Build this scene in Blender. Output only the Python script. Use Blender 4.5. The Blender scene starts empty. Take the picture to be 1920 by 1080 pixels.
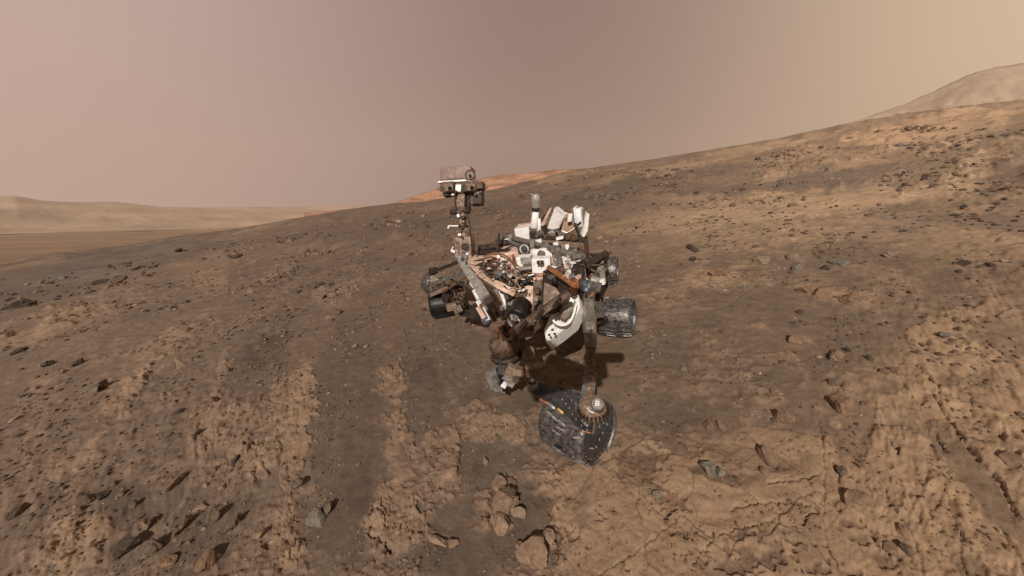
import bpy, math, random
import numpy as np
from mathutils import Vector, Matrix
random.seed(7); np.random.seed(7)
scene = bpy.context.scene
COL = scene.collection
R_ = math.radians

# ------------------------------------------------------------------ camera
F, PITCH, CH = 700.0, R_(11.3), 2.0          # focal in px of a 1920 frame
cam = bpy.data.cameras.new('camera'); cam_o = bpy.data.objects.new('camera', cam); COL.objects.link(cam_o)
cam.sensor_width = 36; cam.lens = F/1920*36
cam.clip_start = 0.05; cam.clip_end = 20000
cam_o.location = (0, 0, CH); cam_o.rotation_euler = (R_(90)-PITCH, 0, 0)
scene.camera = cam_o
cp, sp = math.cos(PITCH), math.sin(PITCH)
def ray(px, py):
    v = 540-py
    return Vector((px-960, F*cp+v*sp, v*cp-F*sp))/F
CAM = Vector((0, 0, CH))

# ------------------------------------------------------------------ light
SUN_TRAVEL = ray(1110, 765).normalized()
sun = bpy.data.lights.new('sun', 'SUN'); sun_o = bpy.data.objects.new('sun', sun); COL.objects.link(sun_o)
sun.energy = 4.7; sun.angle = R_(0.5); sun.color = (1.0, 0.93, 0.84)
sun_o.rotation_euler = SUN_TRAVEL.to_track_quat('-Z', 'Y').to_euler(); sun_o.location = (-3, -6, 12)

world = bpy.data.worlds.new('World'); scene.world = world; world.use_nodes = True
nt = world.node_tree; nt.nodes.clear()
W = lambda t: nt.nodes.new(t)
out = W('ShaderNodeOutputWorld'); bg = W('ShaderNodeBackground')
tc = W('ShaderNodeTexCoord'); sep = W('ShaderNodeSeparateXYZ')
nt.links.new(tc.outputs['Generated'], sep.inputs[0])
# dusty sky: pinkish to the left, dull in the middle (away from the sun), yellow and bright to the right
at = W('ShaderNodeMath'); at.operation = 'ARCTAN2'
nt.links.new(sep.outputs['X'], at.inputs[0]); nt.links.new(sep.outputs['Y'], at.inputs[1])
mr = W('ShaderNodeMapRange'); mr.inputs['From Min'].default_value = -1.1; mr.inputs['From Max'].default_value = 1.1
nt.links.new(at.outputs[0], mr.inputs['Value'])
cr = W('ShaderNodeValToRGB'); nt.links.new(mr.outputs[0], cr.inputs[0])
SKY = [(0.0, (.655, .475, .43)), (0.13, (.62, .45, .405)), (0.27, (.46, .335, .31)), (0.42, (.305, .215, .195)), (0.53, (.252, .172, .158)),
       (0.66, (.30, .205, .175)), (0.78, (.51, .37, .28)), (0.90, (.81, .61, .41)), (1.0, (.93, .73, .46))]
while len(cr.color_ramp.elements) < len(SKY): cr.color_ramp.elements.new(0.5)
for e, (p, c) in zip(cr.color_ramp.elements, SKY): e.position = p; e.color = (*c, 1)
cr.color_ramp.interpolation = 'B_SPLINE'
el = W('ShaderNodeMapRange'); el.interpolation_type = 'SMOOTHSTEP'; el.inputs['From Min'].default_value = .50; el.inputs['From Max'].default_value = .85
el.inputs['To Min'].default_value = 1.0; el.inputs['To Max'].default_value = .22            # the thin air overhead is darker
nt.links.new(sep.outputs['Z'], el.inputs['Value'])
bh = W('ShaderNodeMapRange'); bh.interpolation_type = 'SMOOTHSTEP'; bh.inputs['From Min'].default_value = -.25; bh.inputs['From Max'].default_value = .35
bh.inputs['To Min'].default_value = .35; bh.inputs['To Max'].default_value = 1.0
nt.links.new(sep.outputs['Y'], bh.inputs['Value'])
m1 = W('ShaderNodeMath'); m1.operation = 'MULTIPLY'; nt.links.new(el.outputs[0], m1.inputs[0]); nt.links.new(bh.outputs[0], m1.inputs[1])
m2 = W('ShaderNodeMath'); m2.operation = 'MULTIPLY'; nt.links.new(m1.outputs[0], m2.inputs[0]); m2.inputs[1].default_value = .92
nt.links.new(cr.outputs[0], bg.inputs['Color']); nt.links.new(m2.outputs[0], bg.inputs['Strength'])
nt.links.new(bg.outputs[0], out.inputs['Surface'])
vs = scene.view_settings
vs.view_transform = 'Standard'; vs.look = 'None'; vs.gamma = 1; vs.exposure = 0; vs.use_curve_mapping = False
scene.cycles.max_bounces = 6; scene.cycles.volume_bounces = 1

# ------------------------------------------------------------------ numpy noise
_rs = np.random.RandomState(11)
PERM = _rs.permutation(4096).astype(np.int64)
ANG = _rs.rand(4096)*2*np.pi
GX, GY = np.cos(ANG), np.sin(ANG)
RV = _rs.rand(4096, 3)
def hsh(i, j, s=0): return PERM[(PERM[(i+s*57) & 4095] + j) & 4095]
def perlin(x, y, s=0):
    xi = np.floor(x).astype(np.int64); yi = np.floor(y).astype(np.int64)
    xf = x-xi; yf = y-yi
    u = xf**3*(xf*(xf*6-15)+10); v = yf**3*(yf*(yf*6-15)+10)
    def g(a, b):
        h = hsh(xi+a, yi+b, s); return GX[h]*(xf-a)+GY[h]*(yf-b)
    a = g(0, 0); b = g(1, 0); c = g(0, 1); d = g(1, 1)
    return (a+(b-a)*u + ((c+(d-c)*u)-(a+(b-a)*u))*v)*1.5
def fbm(x, y, o=4, s=0, gain=.5):
    t = 0; a = 1.0; n = 0
    for k in range(o):
        t = t+a*perlin(x*2**k+13.7*k, y*2**k-7.3*k, s+k); n += a; a *= gain
    return t/n*1.3
def voro(x, y, s=0, tilt=False):
    xi = np.floor(x).astype(np.int64); yi = np.floor(y).astype(np.int64)
    f1 = np.full(x.shape, 9.0); f2 = np.full(x.shape, 9.0); idv = np.zeros(x.shape); tl = np.zeros(x.shape)
    for a in (-1, 0, 1):
        for b in (-1, 0, 1):
            h = hsh(xi+a, yi+b, s); r = RV[h]
            ox = x-(xi+a+r[..., 0]); oy = y-(yi+b+r[..., 1]); d = np.hypot(ox, oy); q = (GX[h]*ox+GY[h]*oy)
            new = d < f1
            f2 = np.where(new, f1, np.minimum(f2, d)); idv = np.where(new, r[..., 2], idv); tl = np.where(new, q, tl); f1 = np.where(new, d, f1)
    return (f1, f2, idv, tl) if tilt else (f1, f2, idv)
def band(x, y, r, lo, hi, s):
    """noise whose grain keeps to sizes between lo and hi times the distance, so it is as sharp far off as near by"""
    t = 0; n = 0
    for k in range(13):
        wl = 16/2.0**k; q = wl/r
        w = sst(lo*.6, lo*1.2, q)*sst(hi*1.8, hi*.8, q)
        if w.max() <= 0: continue
        t = t+w*perlin(x/wl+k*5.3, y/wl-k*2.9, s+k); n = n+w*w
    return t/np.sqrt(n+1e-3)
def sst(a, b, x):
    t = np.clip((x-a)/(b-a), 0, 1); return t*t*(3-2*t)

# ------------------------------------------------------------------ the slope
GXs, GYs = .156, .125                          # the hillside rises to the right and away
HOR = [(-700, 575), (-300, 535), (0, 490), (100, 473), (233, 460), (333, 443), (433, 430), (533, 413), (640, 394), (740, 381), (800, 377), (870, 364), (930, 354), (1000, 338),
       (1060, 322), (1130, 312), (1280, 289), (1400, 270), (1500, 251), (1600, 230), (1700, 213), (1800, 200), (1920, 187), (2300, 150), (2700, 120)]
RC = 70.0
_az = []; _te = []
for px, py in HOR:
    d = ray(px, py); _az.append(math.atan2(d.x, d.y)); _te.append(d.z/math.hypot(d.x, d.y))
_az = np.array(_az); _te = np.array(_te)
def base(x, y):
    x = np.asarray(x, float); y = np.asarray(y, float)
    r = np.hypot(x, y)+1e-6; az = np.arctan2(x, y)
    w = sst(6, 45, r)*sst(2.4, 1.9, np.abs(az))
    sE = np.interp(az, _az, _te)+CH/RC
    sP = GXs*np.sin(az)+GYs*np.cos(az)
    rr = np.minimum(r, RC)
    z = rr*(sP*(1-w)+sE*w)
    return z - np.maximum(r-RC, 0)*.25
def G(px, py, h=0.0):
    """point where the line of sight through a pixel meets the hillside raised by h metres"""
    d = ray(px, py); t = .3
    for _ in range(4000):
        p = CAM+d*t
        g = p.z-(float(base(p.x, p.y))+h)
        if g < 1e-4: break
        t += max(g*.5, 2e-4)
        if t > 200: break
    return CAM+d*t
def Q(px, py, h):
    """same, on the plane of the near slope"""
    d = ray(px, py)
    t = (CH-h)/(GXs*d.x+GYs*d.y-d.z)
    return CAM+d*t
def chart(x, y):
    """chart of the near slope used to lay out its patches of sand and bedrock"""
    z = base(x, y)-CH
    f = y*cp-z*sp; f = np.maximum(f, .02)
    return 960+F*x/f, 540-F*(y*sp+z*cp)/f

# patches: (x, y, rx, ry, angle, rock, dark, yellow, orange)   positive rock = bare bedrock, negative = sand
PATCH = [
 (985, 985, 52, 84, -12, -1.6, .45, 0, -.4), (600, 975, 46, 40, 0, -.8, .3, 0, 0), (1480, 720, 60, 26, 10, -.3, .2, 0, 0), (1540, 760, 26, 60, 0, -.3, .1, 0, 0),
 (1355, 890, 70, 16, 10, -.9, .35, 0, 0),
 (1400, 1010, 420, 190, 0, .75, 0, .1, .35), (1180, 960, 190, 100, 0, .5, 0, 0, .4), (1800, 880, 260, 230, 45, .7, 0, .35, .1),
 (1850, 700, 160, 120, 40, .35, 0, .3, .1), (1190, 885, 48, 34, 20, -.9, .5, 0, 0), (1605, 810, 30, 70, 5, -1., .3, 0, 0),
 (1640, 915, 40, 35, 10, -.8, .3, 0, 0), (1395, 860, 130, 18, 10, -.5, .35, 0, 0), (1300, 790, 80, 50, 0, -.25, .25, 0, 0),
 (1830, 905, 22, 160, -38, -.9, .3, 0, 0), (1300, 700, 110, 60, 0, .1, .0, 0, .1), (1240, 700, 60, 90, 0, -.3, .15, 0, 0),
 (563, 775, 26, 95, 8, 1.8, 0, .35, .1), (500, 810, 24, 90, 12, 1.5, 0, .25, .1), (545, 880, 20, 50, 5, 1.2, 0, 0, .1),
 (452, 800, 26, 60, 16, 1.0, 0, .1, .1), (400, 790, 36, 70, 25, .9, 0, .1, .1), (830, 845, 34, 52, 5, 2.6, 0, .1, .2),
 (752, 850, 20, 110, -4, 2.0, 0, .1, .15), (765, 920, 40, 34, 0, 2.0, 0, 0, .15), (890, 795, 28, 26, 0, 2.4, 0, 0, .2),
 (926, 808, 12, 22, 0, 2.1, 0, 0, .2), (962, 802, 20, 22, -20, 2.3, 0, 0, .25), (900, 765, 34, 12, 0, 1.7, 0, 0, .1),
 (745, 710, 28, 26, 0, 1.9, 0, 0, .1), (715, 800, 14, 30, 10, .8, 0, 0, .1), (905, 960, 26, 40, 0, 2.1, 0, .1, .2),
 (700, 925, 24, 20, 0, .8, 0, 0, .1), (745, 985, 60, 40, 15, 1.6, 0, .1, .1), (840, 980, 18, 16, 0, .7, 0, 0, .2),
 (150, 1010, 40, 70, 25, .9, 0, .35, .1), (100, 1040, 30, 60, 30, .6, 0, .2, .1), (540, 1000, 34, 60, -5, .9, 0, .1, .2),
 (140, 860, 80, 22, -35, .4, 0, .2, .0), (240, 740, 60, 18, -50, .5, 0, .2, 0), (300, 660, 120, 26, -35, .35, 0, .2, .05),
 (655, 790, 62, 170, 0, -1.4, .45, 0, .1), (660, 980, 30, 120, 10, -.7, .3, 0, 0), (640, 620, 150, 60, -20, -.5, .1, 0, .1),
 (800, 760, 40, 90, -5, -1.2, .4, 0, 0), (890, 860, 90, 34, 0, -1.2, .45, 0, 0), (860, 1020, 80, 70, 30, -1.4, .5, 0, 0),
 (905, 930, 30, 60, 0, -.8, .4, 0, 0), (790, 660, 120, 60, 0, -1.0, .2, 0, .1), (930, 745, 70, 30, 0, -1.0, .35, 0, 0),
 (1090, 660, 90, 50, 0, -.8, .0, 0, .2), (370, 1030, 60, 60, 0, -.8, .35, 0, 0), (230, 950, 60, 40, 0, -.6, .3, 0, 0),
 (330, 940, 160, 36, 5, -.5, .2, 0, 0), (460, 720, 36, 60, 25, -.7, .25, 0, 0),
 (1500, 625, 190, 42, 10, -1.2, .12, 0, 0), (1430, 560, 150, 22, 5, -.9, .15, 0, 0), (1600, 680, 90, 30, 40, -.8, .1, 0, 0),
 (1540, 690, 50, 22, 20, -.5, .3, 0, 0), (1680, 500, 150, 40, 10, -.3, .15, 0, 0),
 (1370, 640, 70, 34, 0, .3, 0, 0, .15), (1240, 560, 60, 22, 10, .35, 0, .2, 0), (1320, 520, 60, 14, 0, .5, 0, .3, 0),
 (1350, 535, 70, 10, 5, .4, 0, .3, 0), (1640, 510, 70, 16, 10, .6, 0, .2, 0), (1560, 555, 60, 14, 10, .5, 0, .3, 0),
 (1460, 640, 60, 26, 20, .3, 0, 0, .15), (1500, 650, 46, 10, 15, .6, 0, .1, .1),
 (1480, 388, 330, 22, -6, -.2, -.15, 1.0, 0), (1290, 372, 110, 10, 4, 0, -.1, .4, 0), (1800, 470, 130, 40, 0, .2, 0, .35, 0), (1430, 440, 240, 22, 0, 0, .0, .35, 0),
 (1340, 357, 60, 9, -3, -.5, .22, -.1, 0), (1440, 352, 75, 12, -5, -.6, .3, -.15, 0), (1540, 340, 80, 13, -10, -.7, .35, -.2, 0), (1630, 318, 80, 16, -18, -.7, .35, -.2, 0), (1705, 288, 50, 12, -22, -.5, .25, -.1, 0), (1480, 322, 60, 9, -8, .6, .22, 0, 0), (1565, 300, 70, 11, -14, .6, .25, 0, 0), (1645, 272, 60, 10, -20, .6, .2, 0, 0), (1260, 330, 160, 7, -8, -.3, .25, 0, 0),
 (1180, 345, 240, 7, -8, -.3, .2, .0, 0), (1400, 285, 260, 9, -12, 0, -.1, .7, .0), (1750, 240, 180, 20, -10, .35, .0, .6, .1),
 (1540, 285, 110, 10, -14, .5, .15, .2, 0), (1660, 255, 60, 9, -14, .5, .15, .2, 0), (1700, 290, 130, 12, -12, .2, 0, .7, .1), (1880, 270, 90, 18, -25, .2, .3, .1, 0),
 (1890, 350, 60, 40, -20, .1, .45, 0, 0), (1790, 400, 120, 26, 15, .1, .35, 0, 0), (1820, 320, 90, 20, -30, .2, 0, .5, 0),
 (60, 540, 200, 34, -12, -.6, .25, -.3, 0), (250, 490, 190, 20, -13, -.3, .2, -.2, 0), (400, 505, 70, 26, -10, -.2, 0, .35, .1),
 (455, 510, 26, 24, 0, -.2, .35, -.2, 0), (150, 590, 130, 18, -25, .25, 0, .15, 0), (60, 620, 100, 20, -22, .25, 0, .15, 0),
 (540, 540, 60, 34, -40, .2, .35, 0, 0), (500, 640, 60, 40, -40, .1, .35, 0, 0), (620, 560, 30, 26, 0, .2, 0, .3, 0), (510, 665, 46, 30, -30, .1, .35, 0, 0),
 (960, 400, 330, 18, -9, -.6, .3, -.1, .1), (860, 460, 260, 22, -8, -.4, .1, 0, .2), (760, 450, 60, 5, -5, .3, 0, .2, 0), (1000, 560, 320, 60, 0, -.4, 0, 0, .2),
 (700, 425, 200, 22, -8, -.5, .2, -.1, .2), (1230, 470, 140, 26, 0, -.2, .0, .1, .1), (1150, 700, 50, 70, 0, -.5, .1, .1, .1), (1290, 640, 60, 40, 0, -.2, .15, 0, 0),
 (1060, 330, 140, 4, -7, 0, 0, .9, .2), (300, 450, 320, 14, -14, -.4, .15, -.2, 0),
]
def masks(x, y):
    u, v = chart(x, y)
    wob = 26*fbm(u/45, v/45, 5, 31, .6); wob2 = 26*fbm(u/45, v/45, 5, 37, .6)
    un = u+wob; vn = v+wob2*.6
    rk = np.zeros(x.shape); dk = rk.copy(); ye = rk.copy(); orr = rk.copy()
    for (a, b, rx, ry, ang, r1, d1, y1, o1) in PATCH:
        c, s = math.cos(R_(ang)), math.sin(R_(ang))
        du = un-a; dv = vn-b
        e = ((du*c+dv*s)/rx)**2+((-du*s+dv*c)/ry)**2
        m = sst(1.7, .45, e)
        rk += r1*m; dk += d1*m; ye += y1*m; orr += o1*m
    return rk, dk, ye, orr, u, v
CRACKS = [([(1745, 742), (1782, 790), (1800, 820), (1840, 870), (1875, 905), (1885, 930), (1905, 965)], 6, .9), ([(1280, 968), (1330, 1010), (1345, 1014)], 2.5, .6),
 ([(1343, 1012), (1370, 1000), (1422, 985)], 3, .8), ([(1442, 904), (1485, 904), (1532, 892)], 3.5, .8), ([(1370, 958), (1410, 948), (1450, 944), (1500, 943), (1530, 955)], 3, .8),
 ([(1537, 780), (1545, 880), (1543, 990)], 3, .4), ([(1545, 1022), (1562, 1050), (1582, 1085)], 4, 1.0), ([(1612, 975), (1640, 1010), (1668, 1042)], 5, 1.0),
 ([(1243, 972), (1268, 955)], 5, 1.6), ([(1028, 960), (1052, 1000), (1044, 1050)], 4, .9), ([(1800, 1000), (1802, 1050), (1815, 1085)], 3, .8), ([(1660, 930), (1700, 990), (1722, 1035)], 3, .7),
 ([(1690, 722), (1722, 760), (1745, 765)], 3, .8), ([(1280, 968), (1180, 1050), (1120, 1085)], 2.5, .5), ([(1300, 1020), (1365, 1080)], 2.5, .5), ([(1715, 685), (1762, 732), (1792, 748)], 3.5, .9),
 ([(1668, 824), (1683, 850)], 5, 1.2), ([(1754, 812), (1776, 850)], 4, .8), ([(1505, 985), (1520, 965), (1532, 960)], 4, 1.1), ([(1340, 1055), (1320, 1040), (1335, 1020)], 3, .7),
 ([(1560, 870), (1572, 890), (1580, 930)], 4, .8), ([(1180, 925), (1230, 960), (1255, 975)], 2.5, .4), ([(1420, 990), (1480, 960), (1490, 985)], 2.5, .4), ([(1660, 905), (1668, 950), (1690, 980)], 3, .7),
 ([(690, 1000), (720, 1018), (735, 1032)], 6, 1.2), ([(830, 1000), (845, 1012), (858, 1020)], 4, 1.0), ([(1010, 885), (1035, 905), (1060, 930), (1085, 945)], 2.5, .4), ([(950, 885), (968, 900), (972, 912)], 4, 1.), ([(1040, 1005), (1050, 1030)], 5, 1.2), ([(700, 950), (718, 965), (724, 985)], 3, .7)]
def cracks(x, y, u, v, r):
    d = np.zeros(x.shape)
    uu = u+5*perlin(u/14, v/14, 211)+2*perlin(u/5, v/5, 213); vv = v+5*perlin(u/14, v/14, 212)+2*perlin(u/5, v/5, 214)
    for pts, w, k in CRACKS:
        for (a, b), (c, e) in zip(pts[:-1], pts[1:]):
            L2 = (c-a)**2+(e-b)**2; t = np.clip(((uu-a)*(c-a)+(vv-b)*(e-b))/L2, 0, 1)
            q = np.hypot(uu-a-t*(c-a), vv-b-t*(e-b)); d = np.maximum(d, k*sst(w*.75, w*.15, q))
    return d*.6
def octs(x, y, r, wl0, n, s, ridged=False):
    t = np.zeros(x.shape)
    for k in range(n):
        wl = wl0/2**k
        fade = sst(.004, .012, wl/r)
        p = perlin(x/wl+k*9.1, y/wl-k*3.3, s+k)
        if ridged: p = .4-np.abs(p)
        t += wl*p*fade
    return t
def terrain(x, y, full=True):
    r = np.hypot(x, y)+1e-6
    rk, dk, ye, orr, u, v = masks(x, y)
    yy = y+1.3; th = np.arctan2(x, yy); rho = np.log(np.hypot(x, yy)+.05)
    plate = sst(950, 1150, u)*sst(700, 850, v)*sst(1800, 1500, u)
    streak = fbm(th*24+.6*perlin(rho*3, th*4, 71), rho*6, 5, 41, .62)
    iso = fbm(x/(.25+.12*r), y/(.25+.12*r), 5, 47, .55)
    far = sst(5, 14, r); wx0 = x*(1+0*r); wy0 = y*.75
    ff = fbm(th*26+.5*perlin(rho*4, th*5, 75)+rho*2, rho*9-th*3, 5, 44, .62); iso = iso*(1-far)+ff*far
    nz = streak*(1-far)*(1-.7*plate)+iso*(far+.6*plate)
    sd = np.clip(sst(620, 380, u)+sst(1500, 1700, u), 0, 1)*(1-far)
    fi = .55*band(x, y, r, .012, .25, 49)
    nz = nz*(.15+.5*sd)+fi*(1.0-.45*sd)
    val = np.clip(rk, -1.3, .85)*.45+nz*(1.0+.5*(1-plate))-.05; hard = sst(.1, .7, rk+.25*iso); rock = sst(-.03, .10, val)*hard+(1-hard)*.75*sst(-.30, .45, val)
    z = base(x, y)
    # broad swells of the hill
    z = z+.012*np.minimum(r, 60)*fbm(x/7+2, y/7, 3, 5)*sst(3, 12, r)*sst(75, 50, r)
    z = z+.03*fbm(x/1.6, y/1.6, 3, 9)*sst(1, 3, r)*.6
    # hollow on the right of the hill
    z = z-.012*r*np.exp(-(((u-1560)/150)**2+((v-322)/22)**2))*.6
    # bedrock: raised, ledged, cracked
    wx = x+.05*perlin(x*5, y*5, 81); wy = y+.05*perlin(x*5+9, y*5, 82)
    f1, f2, idv = voro(wx/.34, wy/.34, 91)
    g1, g2, idg = voro(th*26+.8*streak, rho*7+.4*iso, 93)
    h1, h2, idh = voro(wx/.11, wy/.11, 95)
    near = sst(9, 4, r)
    crk = sst(.0, .035, f2-f1); crg = sst(.0, .10, g2-g1); crh = sst(0, .08, h2-h1)
    hp = (.004+.006*idv)*plate+(1-plate)*(.002+.008*idg)*np.minimum(1+r*.10, 2.5)
    z = z+rock*(.004+hp*(.5+.5*crg*(1-plate)+.5*plate))
    z = z-rock*near*(.008*(1-crk)*plate*sst(0, .35, iso)+.005*(1-crh)*(.4+.6*sst(-.1, .3, iso)))
    z = z-rock*(1-plate)*(1-crg)*.004*np.minimum(1+r*.2, 2.5)
    ck = cracks(x, y, u, v, r)
    z = z-ck*.016*np.maximum(r, .8)*near
    side = np.clip(sst(620, 420, u)+sst(1480, 1620, u), 0, 1)
    gr = fbm(th*64+1.2*perlin(rho*5, th*7, 221), rho*7, 3, 223, .6); gi = fbm(th*150, rho*22, 3, 227, .6)
    z = z+.0040*r*side*sst(9, 4, r)*(np.minimum(gr, .12)*(.45+.55*rock)+.35*gi)
    # broken angular plates, each tilted its own way, finer and finer
    amp = sst(-.25, .45, band(x, y, r, .05, .5, 231))
    for K1, K2, am, sk in ((34, 22, .0030, 241), (74, 50, .0022, 243), (150, 120, .0015, 245)):
        jx = .35*perlin(th*K1*.7, rho*K2*.7, sk+5)
        e1, e2, ide, tle = voro(th*K1+jx, rho*K2*(1+.3*plate)+jx, sk, True)
        z = z+am*r*(tle*1.3+ide*.5-.5*(1-sst(0, .10, e2-e1)))*amp*(.18+.82*rock)*(1-.90*plate)*(1-.8*sst(.2, -.9, rk))*(1-.5*far)
    # rough rubble
    rub = octs(x, y, r, .5, 8, 101, True)
    rubr = octs(x, y, r, .14, 6, 121)
    rough = (.10+.55*sst(-.15, .4, fbm(x/(.4+.1*r), y/(.4+.1*r), 3, 61)))
    smooth = sst(.25, -.5, rk)*sst(0, .3, dk+.1)
    z = z+rub*rough*(.035+.03*(1-plate)*rock)*(1-.85*smooth)
    z = z+rubr*(.06+.09*rough)*(1-.6*smooth)*(1-.35*plate)
    z = z+far*sst(75, 55, r)*.09*octs(x, y, r, 1.2, 5, 141, True)*(.15+1.6*sst(.1, .7, rk+dk*.6+iso*.9))
    z = z+far*sst(80, 60, r)*sst(1250, 1500, u)*.055*octs(x, y, r, 4.0, 5, 151, True)*(.4+sst(0, .6, iso+rk*.5))
    # plain sand ripples
    z = z+(1-rock)*near*.0022*np.sin(x*40+6*perlin(x*3, y*3, 7)+y*14)*sst(-.2, .3, perlin(x*1.2, y*1.2, 8))
    return z, rock, dk, ye, orr, iso, streak, plate, idv*plate+idg*(1-plate), r, np.minimum(crk*plate+1-plate, 1)*(1-np.minimum(ck, 1)), u, v

NA, NR = 1250, 1150
_a1 = np.linspace(-1.12, 1.12, 1060); _l = np.linspace(-math.pi, -1.12, 96)[:-1]; _r = np.linspace(1.12, math.pi, 96)[1:]
az = np.concatenate([_l, _a1, _r]); NA = len(az)
rr = np.concatenate([[.02, .1, .2, .3, .4, .5, .6], np.exp(np.linspace(math.log(.7), math.log(82), NR)), [90, 105, 130]]); NR = len(rr)
AZ, RR = np.meshgrid(az, rr)
X = (RR*np.sin(AZ)).ravel(); Y = (RR*np.cos(AZ)).ravel()
Z, rock, dk, ye, orr, iso, streak, plate, idc, rad, crk, U_, V_ = terrain(X, Y)

def npmesh(name, co, quads, cols=None, smooth=True):
    me = bpy.data.meshes.new(name)
    me.vertices.add(len(co)); me.vertices.foreach_set('co', co.astype(np.float32).ravel())
    nq = len(quads); k = quads.shape[1]
    me.loops.add(nq*k); me.loops.foreach_set('vertex_index', quads.astype(np.int32).ravel())
    me.polygons.add(nq); me.polygons.foreach_set('loop_start', np.arange(0, nq*k, k, dtype=np.int32))
    me.polygons.foreach_set('loop_total', np.full(nq, k, dtype=np.int32))
    me.polygons.foreach_set('use_smooth', np.full(nq, smooth))
    me.update(calc_edges=True)
    if cols is not None:
        a = me.color_attributes.new('col', 'FLOAT_COLOR', 'POINT')
        c4 = np.ones((len(co), 4), np.float32); c4[:, :3] = cols
        a.data.foreach_set('color', c4.ravel())
    return me
def gridquads(nr, na):
    i = np.arange(nr-1)[:, None]*na+np.arange(na-1)[None, :]
    i = i.ravel()
    return np.stack([i, i+na, i+na+1, i+1], 1)[:, ::-1]
def mix(a, b, t): return a+(np.asarray(b)-a)*t[:, None]

# mineral colours of the surface
SAND = np.array((.168, .120, .088)); SANDD = np.array((.100, .073, .057)); GREYS = np.array((.150, .120, .100))
ROCK = np.array((.315, .208, .138)); ROCKY = np.array((.33, .216, .138)); ROCKP = np.array((.215, .145, .102)); ORG = np.array((.33, .18, .10))
n = len(X)
c = np.tile(SAND, (n, 1))
c = mix(c, SANDD, np.clip(dk*1.5*(.8+.7*iso), 0, 1)); c = mix(c, GREYS, np.clip(-ye*1.5, 0, 1))
cr_ = np.tile(ROCKP, (n, 1)); cr_ = mix(cr_, ROCK, np.clip(.35+plate*.35+orr*1.2+.5*(idc-.5), 0, 1)); cr_ = mix(cr_, ROCKY, np.clip(ye*1.4, 0, 1))
cr_ = cr_*(1-.35*np.clip(dk, 0, 1))[:, None]
c = c+(cr_-c)*(rock*.88)[:, None]
c = mix(c, np.array((.345, .235, .155)), np.clip(ye*.75, 0, .65)*(1-rock*.6))
c = mix(c, ORG*.7, np.clip(orr*.6, 0, .6)*(1-rock))
stain = sst(.15, 1.0, band(X, Y, rad, .03, .4, 161))
c = mix(c, SANDD, stain*.38)
gn = band(X, Y, rad, .0035, .03, 171); g2 = band(X, Y, rad, .02, .12, 181)
c = c*(.96+.13*gn+.09*g2+.07*streak*(1-plate)*(1-sst(4, 9, rad)))[:, None]
c = mix(c, np.array((.075, .056, .044)), sst(.85, 1.35, gn)*.55); c = mix(c, np.array((.30, .21, .145)), sst(-.9, -1.4, gn)*.45)
c = mix(c, np.array((.06, .045, .035)), (1-crk)*.5*sst(9, 4, rad))
# the right side of the hill is a little yellower and paler than the left
t = sst(700, 1700, U_)
c = c*(1+t[:, None]*np.array((.16, .15, .10)))
t = sst(1000, 1500, U_)*sst(520, 400, V_); c = c*(1+.34*t)[:, None]
t = sst(900, 200, U_); c = c*(1+.08*t)[:, None]
c = np.clip(c, .02, .6)
me = npmesh('hillside', np.stack([X, Y, Z], 1), gridquads(NR, NA), c)

def nodemat(name):
    m = bpy.data.materials.new(name); m.use_nodes = True
    return m, m.node_tree, m.node_tree.nodes['Principled BSDF']
def ground_mat(name, fine=True, scale=1.0):
    m, t, b = nodemat(name)
    N = t.nodes.new; L = t.links.new
    at = N('ShaderNodeAttribute'); at.attribute_name = 'col'
    tc = N('ShaderNodeTexCoord')
    n1 = N('ShaderNodeTexNoise'); n1.inputs['Scale'].default_value = 60*scale; n1.inputs['Detail'].default_value = 6; n1.inputs['Roughness'].default_value = .7
    L(tc.outputs['Object'], n1.inputs['Vector'])
    n2 = N('ShaderNodeTexNoise'); n2.inputs['Scale'].default_value = 9*scale; n2.inputs['Detail'].default_value = 8; n2.inputs['Roughness'].default_value = .72
    L(tc.outputs['Object'], n2.inputs['Vector'])
    mr = N('ShaderNodeMapRange'); mr.inputs['From Min'].default_value = .3; mr.inputs['From Max'].default_value = .7
    mr.inputs['To Min'].default_value = .68; mr.inputs['To Max'].default_value = 1.34
    mm = N('ShaderNodeMath'); mm.operation = 'MULTIPLY_ADD'; mm.inputs[1].default_value = .5
    h = N('ShaderNodeMath'); h.operation = 'MULTIPLY'; h.inputs[1].default_value = .5
    L(n2.outputs['Fac'], h.inputs[0]); L(n1.outputs['Fac'], mm.inputs[0]); L(h.outputs[0], mm.inputs[2]); L(mm.outputs[0], mr.inputs['Value'])
    vm = N('ShaderNodeVectorMath'); vm.operation = 'SCALE'
    L(at.outputs['Color'], vm.inputs[0]); L(mr.outputs[0], vm.inputs['Scale']); L(vm.outputs[0], b.inputs['Base Color'])
    b.inputs['Roughness'].default_value = .95
    b.inputs['Specular IOR Level'].default_value = .15
    bp = N('ShaderNodeBump'); bp.inputs['Strength'].default_value = .55; bp.inputs['Distance'].default_value = .012/scale
    L(mm.outputs[0], bp.inputs['Height']); L(bp.outputs[0], b.inputs['Normal'])
    return m
MG = ground_mat('martian_ground')
me.materials.append(MG)
g = bpy.data.objects.new('hillside', me); COL.objects.link(g); g['kind'] = 'structure'

# fast height lookup for placing stones
def hz(x, y):
    z = terrain(np.array([x]), np.array([y]))[0]
    return float(z[0])

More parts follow.
